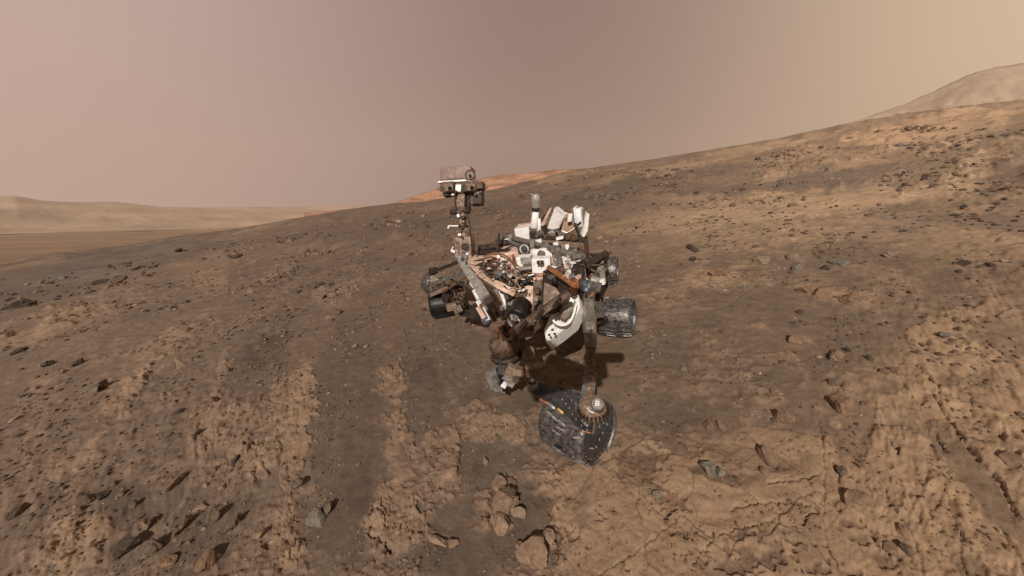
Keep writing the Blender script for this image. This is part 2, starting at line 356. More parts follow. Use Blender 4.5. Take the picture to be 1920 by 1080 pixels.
# ------------------------------------------------------------------ far ground: crater floor, rim hills, mountain, red sand slope
def far_sheet(name, a0, a1, na, prof, colf, mat):
    """prof: function(az array) -> list of (r, z) rings"""
    A = np.linspace(a0, a1, na); rings = prof(A)
    P = np.concatenate([np.stack([r*np.sin(A), r*np.cos(A), z], 1) for r, z in rings])
    cc = colf(P)
    me = npmesh(name, P, gridquads(len(rings), na), cc)
    me.materials.append(mat)
    o = bpy.data.objects.new(name, me); COL.objects.link(o); o['kind'] = 'structure'
    return o
MF = ground_mat('distant_ground', scale=.01)
PZ = -62.0
def floor_prof(A):
    return [(r*np.ones_like(A), PZ+.004*r*fbm(np.sin(A)*r/300, np.cos(A)*r/300, 3, 3)) for r in np.exp(np.linspace(math.log(150), math.log(3300), 90))]
def floor_col(P):
    b = fbm(P[:, 0]/900, P[:, 1]/120, 4, 23)
    return np.array((.255, .155, .090))*(1+.5*b)[:, None]
far_sheet('crater_floor', -1.6, 1.6, 260, floor_prof, floor_col, MF)
def horizon_prof(pts, r0, r1, zb, nr, rough, seed, back=1.12):
    aa = []; te = []
    for px, py in pts:
        d = ray(px, py); aa.append(math.atan2(d.x, d.y)); te.append(d.z/math.hypot(d.x, d.y))
    aa = np.array(aa); te = np.array(te)
    def f(A):
        top = CH+np.interp(A, aa, te)*r1
        rings = []
        for k in range(nr):
            s = k/(nr-1); r = r0+(r1-r0)*s
            x = r*np.sin(A); y = r*np.cos(A)
            sh = s**1.5
            n_ = fbm(x/rough, y/rough, 6, seed, .58); rid = .5-np.abs(fbm(x/rough*.8, y/rough*.5, 5, seed+3, .6))*1.6
            amp = (top-zb)*.24*math.sin(math.pi*min(1, s*1.0))**.7
            rings.append((r*np.ones_like(A), zb+(top-zb)*sh+amp*(n_*.8+rid*.6)*(1 if s < 1 else 0)))
        small = (top-zb)*.012*fbm(A*60, A*0+3, 5, seed)
        rings[-1] = (rings[-1][0], rings[-1][1]+small)
        rings.append((r1*back*np.ones_like(A), zb*np.ones_like(A)))
        return rings
    return f
RIM = [(-900, 360), (-400, 355), (-100, 362), (0, 368), (28, 366.5), (50, 371), (75, 375), (110, 378), (150, 379), (210, 378), (240, 381), (300, 388), (380, 389), (470, 388), (560, 388), (620, 386), (690, 386), (760, 390), (900, 392), (1200, 392)]
def rim_col(P):
    b = fbm(P[:, 0]/260, P[:, 2]/60+P[:, 1]/400, 5, 29)
    return np.array((.40, .28, .20))*(1+.5*b)[:, None]
far_sheet('crater_rim_hills', -1.25, .35, 620, horizon_prof(RIM, 2000, 2700, PZ, 60, 420, 51), rim_col, MF)
MTN = [(1380, 282), (1450, 262), (1500, 249), (1540, 243), (1600, 229), (1640, 214), (1670, 204), (1700, 194), (1740, 176), (1790, 152), (1830, 135), (1870, 125), (1920, 118), (2100, 90), (2500, 110), (3200, 170)]
def mtn_col(P):
    b = fbm(P[:, 0]/160, P[:, 2]/30+P[:, 1]/300, 5, 33)
    return np.array((.38, .275, .195))*(1+.35*b)[:, None]
far_sheet('distant_mountain', .42, 1.3, 420, horizon_prof(MTN, 1500, 2400, -40, 60, 420, 57), mtn_col, MF)
RED = [(560, 400), (700, 388), (740, 380), (780, 366), (830, 352), (870, 342), (930, 329), (990, 325), (1040, 319), (1075, 317), (1120, 316), (1200, 310), (1400, 295)]
def red_col(P):
    b = fbm(P[:, 0]/14, P[:, 1]/30+P[:, 2]/2, 4, 35)
    return np.array((.40, .225, .145))*(1+.6*b)[:, None]
far_sheet('red_sand_slope', -.5, .55, 300, horizon_prof(RED, 130, 210, -6, 40, 40, 63), red_col, MF)

# ------------------------------------------------------------------ dusty air
def haze():
    s = 3500
    v = [(x, y, z) for z in (-70, 620) for (x, y) in ((-s, -s), (s, -s), (s, s), (-s, s))]
    f = [(0, 3, 2, 1), (4, 5, 6, 7), (0, 1, 5, 4), (1, 2, 6, 5), (2, 3, 7, 6), (3, 0, 4, 7)]
    m = bpy.data.meshes.new('haze'); m.from_pydata(v, [], f)
    mt = bpy.data.materials.new('dusty_air'); mt.use_nodes = True; t = mt.node_tree; t.nodes.clear()
    o = t.nodes.new('ShaderNodeOutputMaterial'); p = t.nodes.new('ShaderNodeVolumePrincipled')
    p.inputs['Color'].default_value = (.80, .67, .57, 1); p.inputs['Density'].default_value = .00020; p.inputs['Anisotropy'].default_value = 0.0
    t.links.new(p.outputs[0], o.inputs['Volume']); m.materials.append(mt)
    ob = bpy.data.objects.new('haze', m); COL.objects.link(ob); ob['kind'] = 'stuff'
haze()
#ROVER
# ------------------------------------------------------------------ materials of the rover
def paint(name, c1, c2, rough=.5, metal=0.0, scale=14, lo=.42, hi=.62, bump=.25, spec=.4, c3=None):
    m, t, b = nodemat(name); N = t.nodes.new; L = t.links.new
    tc = N('ShaderNodeTexCoord')
    n = N('ShaderNodeTexNoise'); n.inputs['Scale'].default_value = scale; n.inputs['Detail'].default_value = 7; n.inputs['Roughness'].default_value = .68
    L(tc.outputs['Object'], n.inputs['Vector'])
    r = N('ShaderNodeValToRGB'); r.color_ramp.elements[0].position = lo; r.color_ramp.elements[1].position = hi
    r.color_ramp.elements[0].color = (*c1, 1); r.color_ramp.elements[1].color = (*c2, 1)
    L(n.outputs['Fac'], r.inputs[0])
    if c3:
        n3 = N('ShaderNodeTexNoise'); n3.inputs['Scale'].default_value = scale*3.3; n3.inputs['Detail'].default_value = 3; L(tc.outputs['Object'], n3.inputs['Vector'])
        r3 = N('ShaderNodeMapRange'); r3.inputs['From Min'].default_value = .55; r3.inputs['From Max'].default_value = .62; L(n3.outputs['Fac'], r3.inputs['Value'])
        mx = N('ShaderNodeMix'); mx.data_type = 'RGBA'; L(r3.outputs[0], mx.inputs['Factor']); L(r.outputs[0], mx.inputs['A']); mx.inputs['B'].default_value = (*c3, 1)
        L(mx.outputs['Result'], b.inputs['Base Color'])
    else: L(r.outputs[0], b.inputs['Base Color'])
    b.inputs['Roughness'].default_value = rough; b.inputs['Metallic'].default_value = metal; b.inputs['Specular IOR Level'].default_value = spec
    bp = N('ShaderNodeBump'); bp.inputs['Strength'].default_value = bump; bp.inputs['Distance'].default_value = .01
    L(n.outputs['Fac'], bp.inputs['Height']); L(bp.outputs[0], b.inputs['Normal'])
    return m
WHITE = paint('white_paint', (.50, .40, .33), (.88, .86, .84), .45, scale=18, lo=.3, hi=.46)
WHITEC = paint('clean_white_paint', (.75, .70, .66), (.88, .88, .88), .4, scale=9)
CRINK = paint('crinkled_white_blanket', (.45, .41, .38), (.90, .89, .88), .35, scale=45, lo=.34, hi=.44, bump=1.0)
PINK = paint('dusty_deck_paint', (.50, .32, .24), (.76, .57, .47), .7, scale=10)
TAN = paint('dust_coated_plate', (.30, .185, .12), (.36, .225, .15), .8, scale=8)
GREY = paint('grey_aluminium', (.13, .118, .106), (.30, .27, .245), .5, .35, 24)
LEGM = paint('dusty_leg_paint', (.13, .115, .095), (.29, .25, .205), .6, .1, 14)
GREYL = paint('light_grey_metal', (.24, .215, .19), (.42, .39, .36), .45, .2, 20)
BROWN = paint('dusty_brown_metal', (.075, .045, .030), (.19, .12, .082), .7, .1, 30)
BROWNL = paint('dusty_tan_metal', (.16, .11, .08), (.33, .235, .175), .7, .1, 26)
MASTM = paint('dusty_mast_paint', (.085, .045, .030), (.36, .25, .19), .6, .0, 32, lo=.42, hi=.56)
DARK = paint('dark_brown_metal', (.018, .013, .010), (.060, .043, .032), .6, .1, 30)  # dark brown, the own colour of these parts
BLACK = paint('black_metal_and_shade', (.008, .007, .006), (.03, .025, .022), .45, .2, 30)  # black parts; on the left wheel it stands in for shade
COPPER = paint('copper_cable', (.20, .075, .030), (.42, .19, .095), .5, .2, 30)
BLUEG = paint('blue_grey_metal', (.09, .10, .115), (.26, .28, .32), .35, .5, 26)
WHEELM = paint('worn_wheel_aluminium', (.060, .057, .058), (.22, .21, .205), .38, .5, 34, bump=.5, c3=(.20, .14, .10))
WHEELD = paint('dark_wheel_aluminium', (.040, .038, .040), (.085, .080, .080), .5, .3, 34, bump=.4)
SHINY = paint('polished_metal', (.35, .34, .38), (.75, .74, .80), .2, .6, 30)
YELL = paint('yellow_marking', (.45, .30, .06), (.62, .45, .12), .5, 0, 20)
GLASS = paint('dark_lens_glass', (.004, .004, .005), (.012, .012, .014), .12, 0, 5, bump=0)
HOUS = paint('pale_head_housing', (.20, .135, .11), (.33, .24, .20), .6, 0, 8)

# ------------------------------------------------------------------ rover mesh helpers
WLOC = {}
class MB:
    def __init__(s): s.v = []; s.f = []; s.sm = []
    def add(s, vs_, fs, sm=False):
        o = len(s.v); s.v += [Vector(v) for v in vs_]; s.f += [tuple(i+o for i in f) for f in fs]; s.sm += [sm]*len(fs); return s
    def box(s, c, ax, ay, az):
        c = Vector(c); vs_ = [c+ax*i+ay*j+az*k for k in (-1, 1) for (i, j) in ((-1, -1), (1, -1), (1, 1), (-1, 1))]
        fs = [(0, 3, 2, 1), (4, 5, 6, 7), (0, 1, 5, 4), (1, 2, 6, 5), (2, 3, 7, 6), (3, 0, 4, 7)]
        if ax.cross(ay).dot(az) < 0: fs = [f[::-1] for f in fs]
        return s.add(vs_, fs)
    def lathe(s, p, ax, prof, n=20, smooth=True):
        """prof: list of (distance along axis, radius)"""
        ax = Vector(ax).normalized(); a = ax.orthogonal().normalized(); b = ax.cross(a); p = Vector(p)
        vs_ = []
        for (d, r) in prof:
            for k in range(n):
                t = 2*math.pi*k/n; vs_.append(p+ax*d+(a*math.cos(t)+b*math.sin(t))*r)
        fs = []
        for i in range(len(prof)-1):
            for k in range(n): fs.append((i*n+k, i*n+(k+1) % n, (i+1)*n+(k+1) % n, (i+1)*n+k))
        s.add(vs_, fs, smooth)
        o = len(s.v)-len(vs_)
        s.f.append(tuple(o+k for k in reversed(range(n)))); s.sm.append(False)
        s.f.append(tuple(o+(len(prof)-1)*n+k for k in range(n))); s.sm.append(False)
        return s
    def tube(s, p0, p1, r0, r1=None, n=14, bev=.12):
        r1 = r0 if r1 is None else r1; p0 = Vector(p0); p1 = Vector(p1); d = (p1-p0).length
        e = min(bev*max(r0, r1), d*.2)
        return s.lathe(p0, p1-p0, [(0, r0-e), (e, r0), (d-e, r1), (d, r1-e)], n)
    def path(s, pts, r, n=8):
        pts = [Vector(p) for p in pts]
        fine = []
        for i in range(len(pts)-1):
            a = pts[max(i-1, 0)]; b = pts[i]; c = pts[i+1]; d = pts[min(i+2, len(pts)-1)]
            for k in range(5):
                t = k/5; fine.append(.5*((2*b)+(c-a)*t+(2*a-5*b+4*c-d)*t*t+(3*b-a-3*c+d)*t**3))
        fine.append(pts[-1])
        vs_ = []; fs = []
        for i, p in enumerate(fine):
            d = (fine[min(i+1, len(fine)-1)]-fine[max(i-1, 0)]).normalized(); a = d.cross(Vector((.1, .2, 1))).normalized(); b = d.cross(a)
            for k in range(n):
                t = 2*math.pi*k/n; vs_.append(p+(a*math.cos(t)+b*math.sin(t))*r)
        for i in range(len(fine)-1):
            for k in range(n): fs.append((i*n+k, (i+1)*n+k, (i+1)*n+(k+1) % n, i*n+(k+1) % n))
        return s.add(vs_, fs, True)
    def prism(s, poly, d):
        """polygon (list of points) pushed along vector d"""
        poly = [Vector(p) for p in poly]; n = len(poly)
        nrm = Vector((0, 0, 0))
        for i in range(n): nrm += poly[i].cross(poly[(i+1) % n])
        if nrm.dot(d) > 0: poly = poly[::-1]
        vs_ = poly+[p+d for p in poly]
        fs = [tuple(range(n)), tuple(reversed(range(n, 2*n)))]+[(i, i+n, (i+1) % n+n, (i+1) % n) for i in range(n)]
        return s.add(vs_, fs)
    def build(s, name, mat, parent=None, bevel=.004, label=None):
        c = Vector((0, 0, 0))
        for v in s.v: c += v
        c /= len(s.v)
        m = bpy.data.meshes.new(name); m.from_pydata([v-c for v in s.v], [], s.f); m.materials.append(mat)
        m.polygons.foreach_set('use_smooth', s.sm); m.update()
        o = bpy.data.objects.new(name, m); COL.objects.link(o); WLOC[o] = c
        if parent is not None: o.parent = parent; o.location = c-WLOC[parent]
        else: o.location = c
        if bevel:
            b = o.modifiers.new('bevel', 'BEVEL'); b.width = bevel; b.segments = 2; b.limit_method = 'ANGLE'; b.angle_limit = R_(50)
        if label: o['label'] = label
        return o

# ------------------------------------------------------------------ the rover
N_ = Vector((-GXs, -GYs, 1)).normalized()                # normal of the slope it stands on
YAW = R_(27)
LAT = Vector((math.cos(YAW), -math.sin(YAW), 0)); LAT = (LAT-N_*LAT.dot(N_)).normalized()   # across, toward the picture's right
FWD = N_.cross(LAT).normalized()
if FWD.y > 0: FWD = -FWD                                 # the way the rover faces (towards the viewer, a little left)
o_root = Q(985, 585, 0)
rover = bpy.data.objects.new('rover', None); COL.objects.link(rover); rover.location = o_root; WLOC[rover] = o_root
rover['label'] = 'six-wheeled robotic rover with tall camera mast and white deck boxes, parked on the slope'
rover['category'] = 'rover'
def dep(p): return (p-CAM).dot(Vector((0, cp, -sp)))
def sz(p, px): return px*dep(p)/F
def blk(name, px, py, h, w, hh, d, mat, yaw=0, roll=0, pitch=0, parent=rover, bevel=.004, label=None):
    """a bevelled block centred over the deck point seen there; w, hh wide and high in photo pixels at that distance, d deep in metres"""
    c = Q(px, py, h); R = Matrix.Rotation(R_(yaw), 3, N_)
    a = R@LAT; f = R@FWD
    R2 = Matrix.Rotation(R_(roll), 3, f); a = R2@a; u = R2@N_
    R3 = Matrix.Rotation(R_(pitch), 3, a); f = R3@f; u = R3@u
    return MB().box(c, a*sz(c, w)/2, u*sz(c, hh)/2, f*d/2).build(name, mat, parent, bevel, label)
def rod(name, a, b, w0, mat, w1=None, parent=rover, n=14, label=None):
    """a round bar between two points (px, py, h), thickness in photo pixels"""
    p = Q(*a); q = Q(*b); w1 = w0 if w1 is None else w1
    return MB().tube(p, q, sz(p, w0)/2, sz(q, w1)/2, n).build(name, mat, parent, .0, label)
def cable(name, pts, w, mat, parent=rover):
    P = [Q(*p) for p in pts]
    return MB().path(P, sz(P[0], w)/2, 6).build(name, mat, parent, 0)
def bar(name, a, b, w, t, mat, parent=rover, label=None, taper=1.0, rib=True):
    """a flat box-section bar between two points, w px broad, t metres thick"""
    p = Q(*a); q = Q(*b); ax = (q-p)/2; c = (p+q)/2; view = (c-CAM).normalized()
    side = ax.cross(view).normalized(); n = side.cross(ax).normalized()
    w0 = sz(p, w)/2; w1 = sz(q, w)/2*taper
    vs_ = []
    for k, ww in ((p, w0), (q, w1)):
        vs_ += [k-side*ww-n*t/2, k+side*ww-n*t/2, k+side*ww+n*t/2, k-side*ww+n*t/2]
    fs = [(0, 3, 2, 1), (4, 5, 6, 7), (0, 1, 5, 4), (1, 2, 6, 5), (2, 3, 7, 6), (3, 0, 4, 7)]
    m = MB().add(vs_, fs)
    me_ = m
    if rib:
        for k in (.2, .5, .8): me_.tube(p+(q-p)*k-n*t*.5, p+(q-p)*k-n*(t*.5+.012), w0*.42, w0*.3, 10)
    return me_.build(name, mat, parent, min(.006, w0*.3), label)

# body: thick box with a cut front corner, dusty pink top
HD = 1.02
deckp = [(874, 494), (900, 470), (968, 455), (1050, 468), (1098, 482), (1092, 524), (1060, 548), (1014, 568), (968, 560), (928, 542), (898, 522)]
hts = [HD, HD, HD, HD, HD, HD*.97, .94, .88, .88, .90, .96]
top = [Q(x, y, h) for (x, y), h in zip(deckp, hts)]
body = MB()
ctr = sum(top, Vector())/len(top)
nb = len(top)
bot = [ctr+(p-ctr)*.84-N_*.36 for p in top]
body.add(top+bot+[ctr, ctr-N_*.36], [(i, nb+i, nb+(i+1) % nb, (i+1) % nb) for i in range(nb)]+[(i, (i+1) % nb, 2*nb) for i in range(nb)]+[(nb+(i+1) % nb, nb+i, 2*nb+1) for i in range(nb)])
bm_body = body.build('body', BROWN, rover, .01, 'dark brown equipment box body with sloping front')
dk_ = [ctr+(p-ctr)*.985+N_*.012 for p in top]
MB().prism(dk_, N_*.014).build('deck', PINK, rover, .004, 'dusty pink top deck')

# ---- camera mast
mb0 = Q(876, 486, HD); MD = dep(mb0)
def M(px, py, dd=0.0):
    d = ray(px, py); return CAM+d*(MD+dd)
def mw(px): return px*MD/F
XV = Vector((1, 0, 0)); ZV = Vector((0, sp, cp)); YV = Vector((0, cp, -sp))
def mblk(name, x0, y0, x1, y1, d, mat, dd=0, roll=0, parent=None, bevel=.004, label=None, tilt=-6):
    c = M((x0+x1)/2, (y0+y1)/2, dd); Rr = Matrix.Rotation(R_(roll), 3, YV)@Matrix.Rotation(R_(tilt*2), 3, ZV)
    return MB().box(c, Rr@XV*mw(x1-x0)/2, Rr@YV*d/2, Rr@ZV*mw(y1-y0)/2).build(name, mat, parent, bevel, label)
mast = MB().tube(M(876, 478), M(869, 428), mw(9), mw(7.0), 18).tube(M(869, 428), M(866, 392), mw(7.2), mw(6.4), 18).build('mast', MASTM, rover, 0, 'dusty brown and white camera mast')
mblk('mast_bracket', 856, 446, 888, 488, .16, MASTM, .02, -4, mast)
MB().tube(M(871, 463, -.10), M(871, 463, .1), mw(10), mw(10), 22).build('pivot_housing', BROWNL, mast, .0)
MB().tube(M(872, 463, -.115), M(872, 463, -.09), mw(6.5), mw(7), 18).build('pivot_cap', DARK, mast, .0)
MB().tube(M(883, 440, .02), M(884, 480, .02), mw(5.5), mw(5), 14).build('mast_motor', BROWN, mast, 0)
for (a, b, w) in (((859, 448), (857, 486), 2), ((890, 452), (893, 486), 2.2), ((876, 400), (882, 442), 2.4)):
    MB().path([M(*a, -.03), M((a[0]+b[0])/2+2, (a[1]+b[1])/2, -.05), M(*b, -.03)], mw(w)/2).build('mast_cable', BROWN if w < 2.3 else DARK, mast, 0)
for y, w in ((424, 9.5), (408, 8.2)): MB().tube(M(869-(428-y)*.08, y+2), M(869-(428-y)*.08-.2, y-2), mw(w), mw(w), 18).build('mast_ring', DARK, mast, 0)
MB().tube(M(844, 398, -.01), M(881, 395, -.01), mw(5), mw(6), 14).build('azimuth_drive', DARK, mast, 0)
MB().tube(M(866, 400), M(865, 388), mw(9), mw(10), 18).build('azimuth_joint', BROWN, mast, 0)
mblk('neck_plate', 857, 360, 874, 390, .10, BROWNL, 0, 3, mast)
MB().tube(M(879, 396, .01), M(878, 360, .01), mw(4.5), mw(3.5), 12).build('elevation_drive', DARK, mast, 0)
MB().path([M(856, 392, -.04), M(853, 376, -.06), M(858, 362, -.04)], mw(1.3)).build('mast_cable', DARK, mast, 0)
# weather booms
MB().tube(M(866, 424), M(842, 423.5), mw(1.7), mw(1.3), 8).tube(M(842, 423), M(840, 429), mw(2), mw(1.5), 8).build('sensor_boom', WHITE, mast, 0)
MB().tube(M(858, 474), M(846, 470), mw(3.2), mw(2.6), 10).tube(M(846, 470), M(850, 462), mw(1.5), mw(1), 8).build('sensor_boom', WHITEC, mast, 0)
# head
head = mblk('camera_bar', 826, 344.5, 909, 358, .13, BROWN, -.01, 0, mast, label='dark camera bar across the top of the mast')
mblk('top_strip', 824, 341, 884, 344.5, .15, WHITE, -.01, 0, head)
mblk('laser_housing', 828, 316, 889, 341, .20, HOUS, .03, 0, head, .02, 'pale boxy housing with one round lens')
MB().tube(M(881.5, 331, -.13), M(881.5, 331, .03), mw(10.5), mw(10.5), 26).build('telescope_tube', HOUS, head, 0)
MB().tube(M(881.5, 328, -.142), M(881.5, 328, -.12), mw(9), mw(9.5), 28).build('telescope_rim', BROWN, head, 0)
MB().tube(M(881.5, 328.5, -.150), M(881.5, 328.5, -.14), mw(6.5), mw(6.5), 24).build('telescope_mirror', GREYL, head, 0)
MB().tube(M(881.5, 330, -.157), M(881.5, 330, -.149), mw(3), mw(3), 16).build('telescope_secondary', BLACK, head, 0)
mblk('housing_skirt', 872, 338, 894, 345, .2, WHITE, .03, 0, head)
for (x, y, w, hh) in ((843, 353, 22, 20), (884.5, 352, 24, 17)):
    b = mblk('camera', x-w/2, y-hh/2, x+w/2, y+hh/2, .12, BROWN, -.05, 0, head)
    mblk('lens_hood', x-7, y-6, x+7, y+6, .05, BROWNL, -.13, 0, b)
    MB().tube(M(x+.5, y, -.175), M(x+.5, y, -.15), mw(3.6), mw(3.6), 16).build('lens', GLASS, b, 0)
mblk('navigation_camera', 856, 348, 867, 361, .09, WHITE, -.06, 4, head)
mblk('navigation_camera', 868, 348, 873, 362, .08, DARK, -.06, 0, head)
mblk('camera_underside_box', 833, 361, 858, 368, .10, DARK, -.03, -6, head)
mblk('electronics_box', 884, 358, 906, 385, .13, BROWN, .02, 0, head, .006, 'dark box hanging under the right camera')
mblk('box_panel', 887, 364, 903, 382, .012, DARK, -.055, 0, head)
MB().tube(M(890, 360, -.06), M(897, 362, -.06), mw(3), mw(2.4), 10).build('box_connector', WHITE, head, 0)
for (a, b) in (((826, 352), (819, 355)), ((909, 350), (915, 352))): MB().tube(M(*a), M(*b), mw(3.6), mw(2), 12).build('end_cap', BROWNL, head, 0)

# ---- things behind the mast on the left of the deck
for (x, y, w, l) in ((904, 466, 15, .10), (918, 464, 14, .09), (943, 456, 15, .1)):
    c = Q(x, y, HD+.06); MB().tube(c-LAT*.04, c+LAT*l*.7, sz(c, w)/2, sz(c, w*.8)/2, 18).tube(c+LAT*l*.7, c+LAT*l, sz(c, w*.5)/2, sz(c, w*.4)/2, 14).build('fluid_pump', DARK, rover, 0)
blk('pump_bracket', 923, 474, HD+.02, 74, 10, .10, DARK)
rod('pump_pipe', (932, 470, HD+.04), (936, 437, HD+.22), 7, DARK, 3)
blk('pump_box', 928, 457, HD+.1, 12, 12, .07, BROWN, roll=12)
cable('black_cable', [(896, 478, HD+.04), (915, 476, HD+.06), (940, 470, HD+.05), (962, 460, HD+.05)], 3, BLACK)

# ---- antenna can
ac = Q(1004, 424, HD+.12)
def up(base_, px_u, px_r=0): return base_+N_*sz(base_, px_u)+XV*sz(base_, px_r)
MB().tube(up(ac, 34, 5), up(ac, 59, 8), sz(ac, 8.4), sz(ac, 8.2), 24).build('antenna_can', GREYL, rover, 0, 'grey cylindrical antenna can')
MB().tube(up(ac, 27, 4), up(ac, 35, 5.2), sz(ac, 6.6), sz(ac, 8), 20).build('antenna_collar', DARK, rover, 0)
MB().tube(up(ac, -4, -3), up(ac, 27, 4), sz(ac, 8), sz(ac, 6), 16).build('antenna_base', CRINK, rover, 0)
MB().tube(up(ac, -14, 5), up(ac, 14, 8), sz(ac, 5), sz(ac, 4), 12).build('antenna_strut', WHITE, rover, 0)
MB().tube(up(ac, -16, 16), up(ac, 4, 12), sz(ac, 2), sz(ac, 2), 10).build('antenna_strut', BROWNL, rover, 0)
# white box with orange lid
wb = blk('white_equipment_box', 980, 437, HD+.08, 27, 22, .16, WHITEC, yaw=22, label='clean white square box on the rear deck')
blk('box_lid', 984, 422, HD+.12, 27, 4, .15, PINK, yaw=22)
blk('lid_connector', 1001, 422, HD+.12, 14, 9, .08, WHITE, yaw=10, roll=25)
blk('equipment_bracket', 1000, 442, HD+.06, 12, 16, .08, DARK, yaw=10)

# ---- high gain antenna and rear power source
hg = Q(1063, 417, HD+.14)
hn = (CAM-hg).normalized()*.75+N_*.35+LAT*-.1; hn.normalize()
hx = hn.cross(N_).normalized(); hy = hn.cross(hx)
hexp = [hg+(hx*math.cos(R_(30+60*k))+hy*math.sin(R_(30+60*k)))*sz(hg, 19) for k in range(6)]
hexo = [hg-hn*.012+(hx*math.cos(R_(30+60*k))+hy*math.sin(R_(30+60*k)))*sz(hg, 21.5)+hx*sz(hg, 1.5) for k in range(6)]
MB().prism(hexo, -hn*.03).build('antenna_rim', WHITE, rover, .003)
MB().prism(hexp, -hn*.02).build('dish_antenna', TAN, rover, .002, 'dust coated six-sided flat antenna plate')
MB().tube(hg-hn*.04, hg-hn*.12-N_*.06, sz(hg, 5), sz(hg, 6), 14).build('antenna_gimbal', DARK, rover, 0)
hb = HD+.16
def quad(name, pts, mat, t=.02, label=None):
    P = [Q(*p) for p in pts]; n = (P[1]-P[0]).cross(P[2]-P[0]).normalized()
    if n.dot(P[0]-CAM) < 0: n = -n
    return MB().prism(P, n*t).build(name, mat, rover, .003, label)
quad('radiator_fin', [(1026, 427, hb-.03), (1040, 389, hb+.12), (1059, 398, hb+.10), (1043, 431, hb-.04)], WHITEC, .03, 'bright white slanted radiator fin')
quad('radiator_edge', [(1041, 389, hb+.13), (1047, 387, hb+.13), (1059, 397, hb+.10), (1055, 400, hb+.1)], WHITE, .02)
quad('radiator_fin', [(1013, 414, hb-.02), (1030, 386, hb+.11), (1035, 389, hb+.11), (1019, 419, hb-.03)], BROWN, .02, 'thin brown slanted panel')
quad('radiator_fin', [(1036, 388, hb+.12), (1032, 390, hb+.12), (1016, 421, hb-.02), (1020, 423, hb-.02)], PINK, .02)
quad('radiator_fin', [(1058, 396, hb+.09), (1066, 398, hb+.09), (1060, 412, hb+.02), (1052, 410, hb+.02)], GREY, .02)
quad('radiator_fin', [(1066, 401, hb+.08), (1074, 399, hb+.08), (1072, 413, hb+.02), (1064, 414, hb+.02)], WHITE, .02)
rt = Q(1085, 405, hb+.05)
for k in range(7):
    p = rt+LAT*sz(rt, -9+k*3.2); q = N_*sz(rt, 20-abs(k-2)*1.2)
    MB().box(p, LAT*sz(rt, .7), N_*sz(rt, 19-abs(k-2)*1.5), FWD*.05).build('power_source_fin', [GREYL, WHITE, CRINK][k % 3], rover, .002)
MB().tube(rt-N_*sz(rt, 20), rt+N_*sz(rt, 15), sz(rt, 9), sz(rt, 8), 18).build('power_source', CRINK, rover, 0, 'finned white power source at the rear')
rod('copper_pipe', (1072, 392, hb+.12), (1084, 388, hb+.14), 3, COPPER); rod('copper_pipe', (1064, 396, hb+.1), (1076, 393, hb+.12), 3, COPPER)
quad('heat_shield', [(1097, 396, hb+.1), (1101, 400, hb+.1), (1098, 430, hb-.03), (1091, 443, hb-.08), (1087, 440, hb-.08), (1094, 420, hb)], WHITEC, .03, 'narrow white heat shield')
rod('exchanger_pipe', (1078, 420, hb), (1086, 442, hb-.06), 6, DARK); rod('exchanger_pipe', (1088, 418, hb), (1080, 425, hb), 5, DARK)
blk('rear_body', 1035, 470, HD-.10, 128, 40, .30, BROWN, bevel=.01); quad('rear_panel', [(985, 447, HD+.06), (1094, 455, HD+.06), (1096, 474, HD+.05), (984, 452, HD+.05)], BROWNL, .03)
for k in range(14): blk('rear_fitting', 988+k*7.6, 448+k*1.4+(k*5 % 7), HD+.08, 7+(k*3) % 5, 6+(k*7) % 6, .05, [WHITE, DARK, GREYL, WHITEC, BROWN, GREY, DARK][k % 7], yaw=k*29 % 50-25, roll=k*17 % 30-15)
blk('rear_shelf', 1050, 449, HD+.03, 92, 12, .16, DARK)
for i, (x, y, w, hh, m) in enumerate([(1012, 440, 12, 12, GREY), (1024, 432, 9, 14, DARK), (1034, 438, 12, 10, GREYL), (1043, 436, 8, 14, DARK), (1050, 446, 14, 5, WHITEC), (1064, 444, 10, 10, BROWN),
        (1078, 446, 12, 8, BROWN), (1090, 450, 10, 10, DARK), (1018, 426, 8, 8, BROWNL), (1030, 424, 8, 7, DARK)]):
    blk('valve_block', x, y, HD+.08, w, hh, .07, m, yaw=i*23 % 60-20, roll=(i*37) % 40-20)
for i in range(8):
    x = 1008+i*10; cable('tubing', [(x, 444, HD+.08), (x+5, 432+3*(i % 3), HD+.12), (x+11, 440, HD+.1), (x+16, 448, HD+.06)], 2.2, [GREY, DARK, COPPER, GREYL][i % 4])

# ---- cross bar over the deck
rod('differential_bar', (946, 443, HD+.10), (1094, 482, HD+.10), 11, GREY, 12, label='long grey bar lying across the deck')
for t in (.08, .36, .62, .9):
    x = 946+148*t; y = 443+39*t; blk('bar_clamp', x, y, HD+.11, 8, 13, .06, GREYL if t < .5 else GREY)
rod('link_rod', (950, 452, HD+.05), (996, 468, HD+.07), 8, GREY, 7)
rod('link_rod', (962, 446, HD+.03), (1040, 470, HD+.03), 5, DARK)
blk('white_link_cover', 955, 449, HD+.09, 18, 6, .05, WHITEC, roll=8)
quad('white_link_cover', [(979, 454, HD+.1), (995, 462, HD+.1), (990, 465, HD+.1), (977, 457, HD+.1)], WHITEC)
blk('bar_end_joint', 1092, 478, HD+.1, 10, 18, .07, BROWN); rod('bar_end_ring', (1091, 464, HD+.12), (1095, 474, HD+.12), 5, COPPER, 4)
blk('bar_end_joint', 948, 444, HD+.08, 10, 12, .07, DARK)

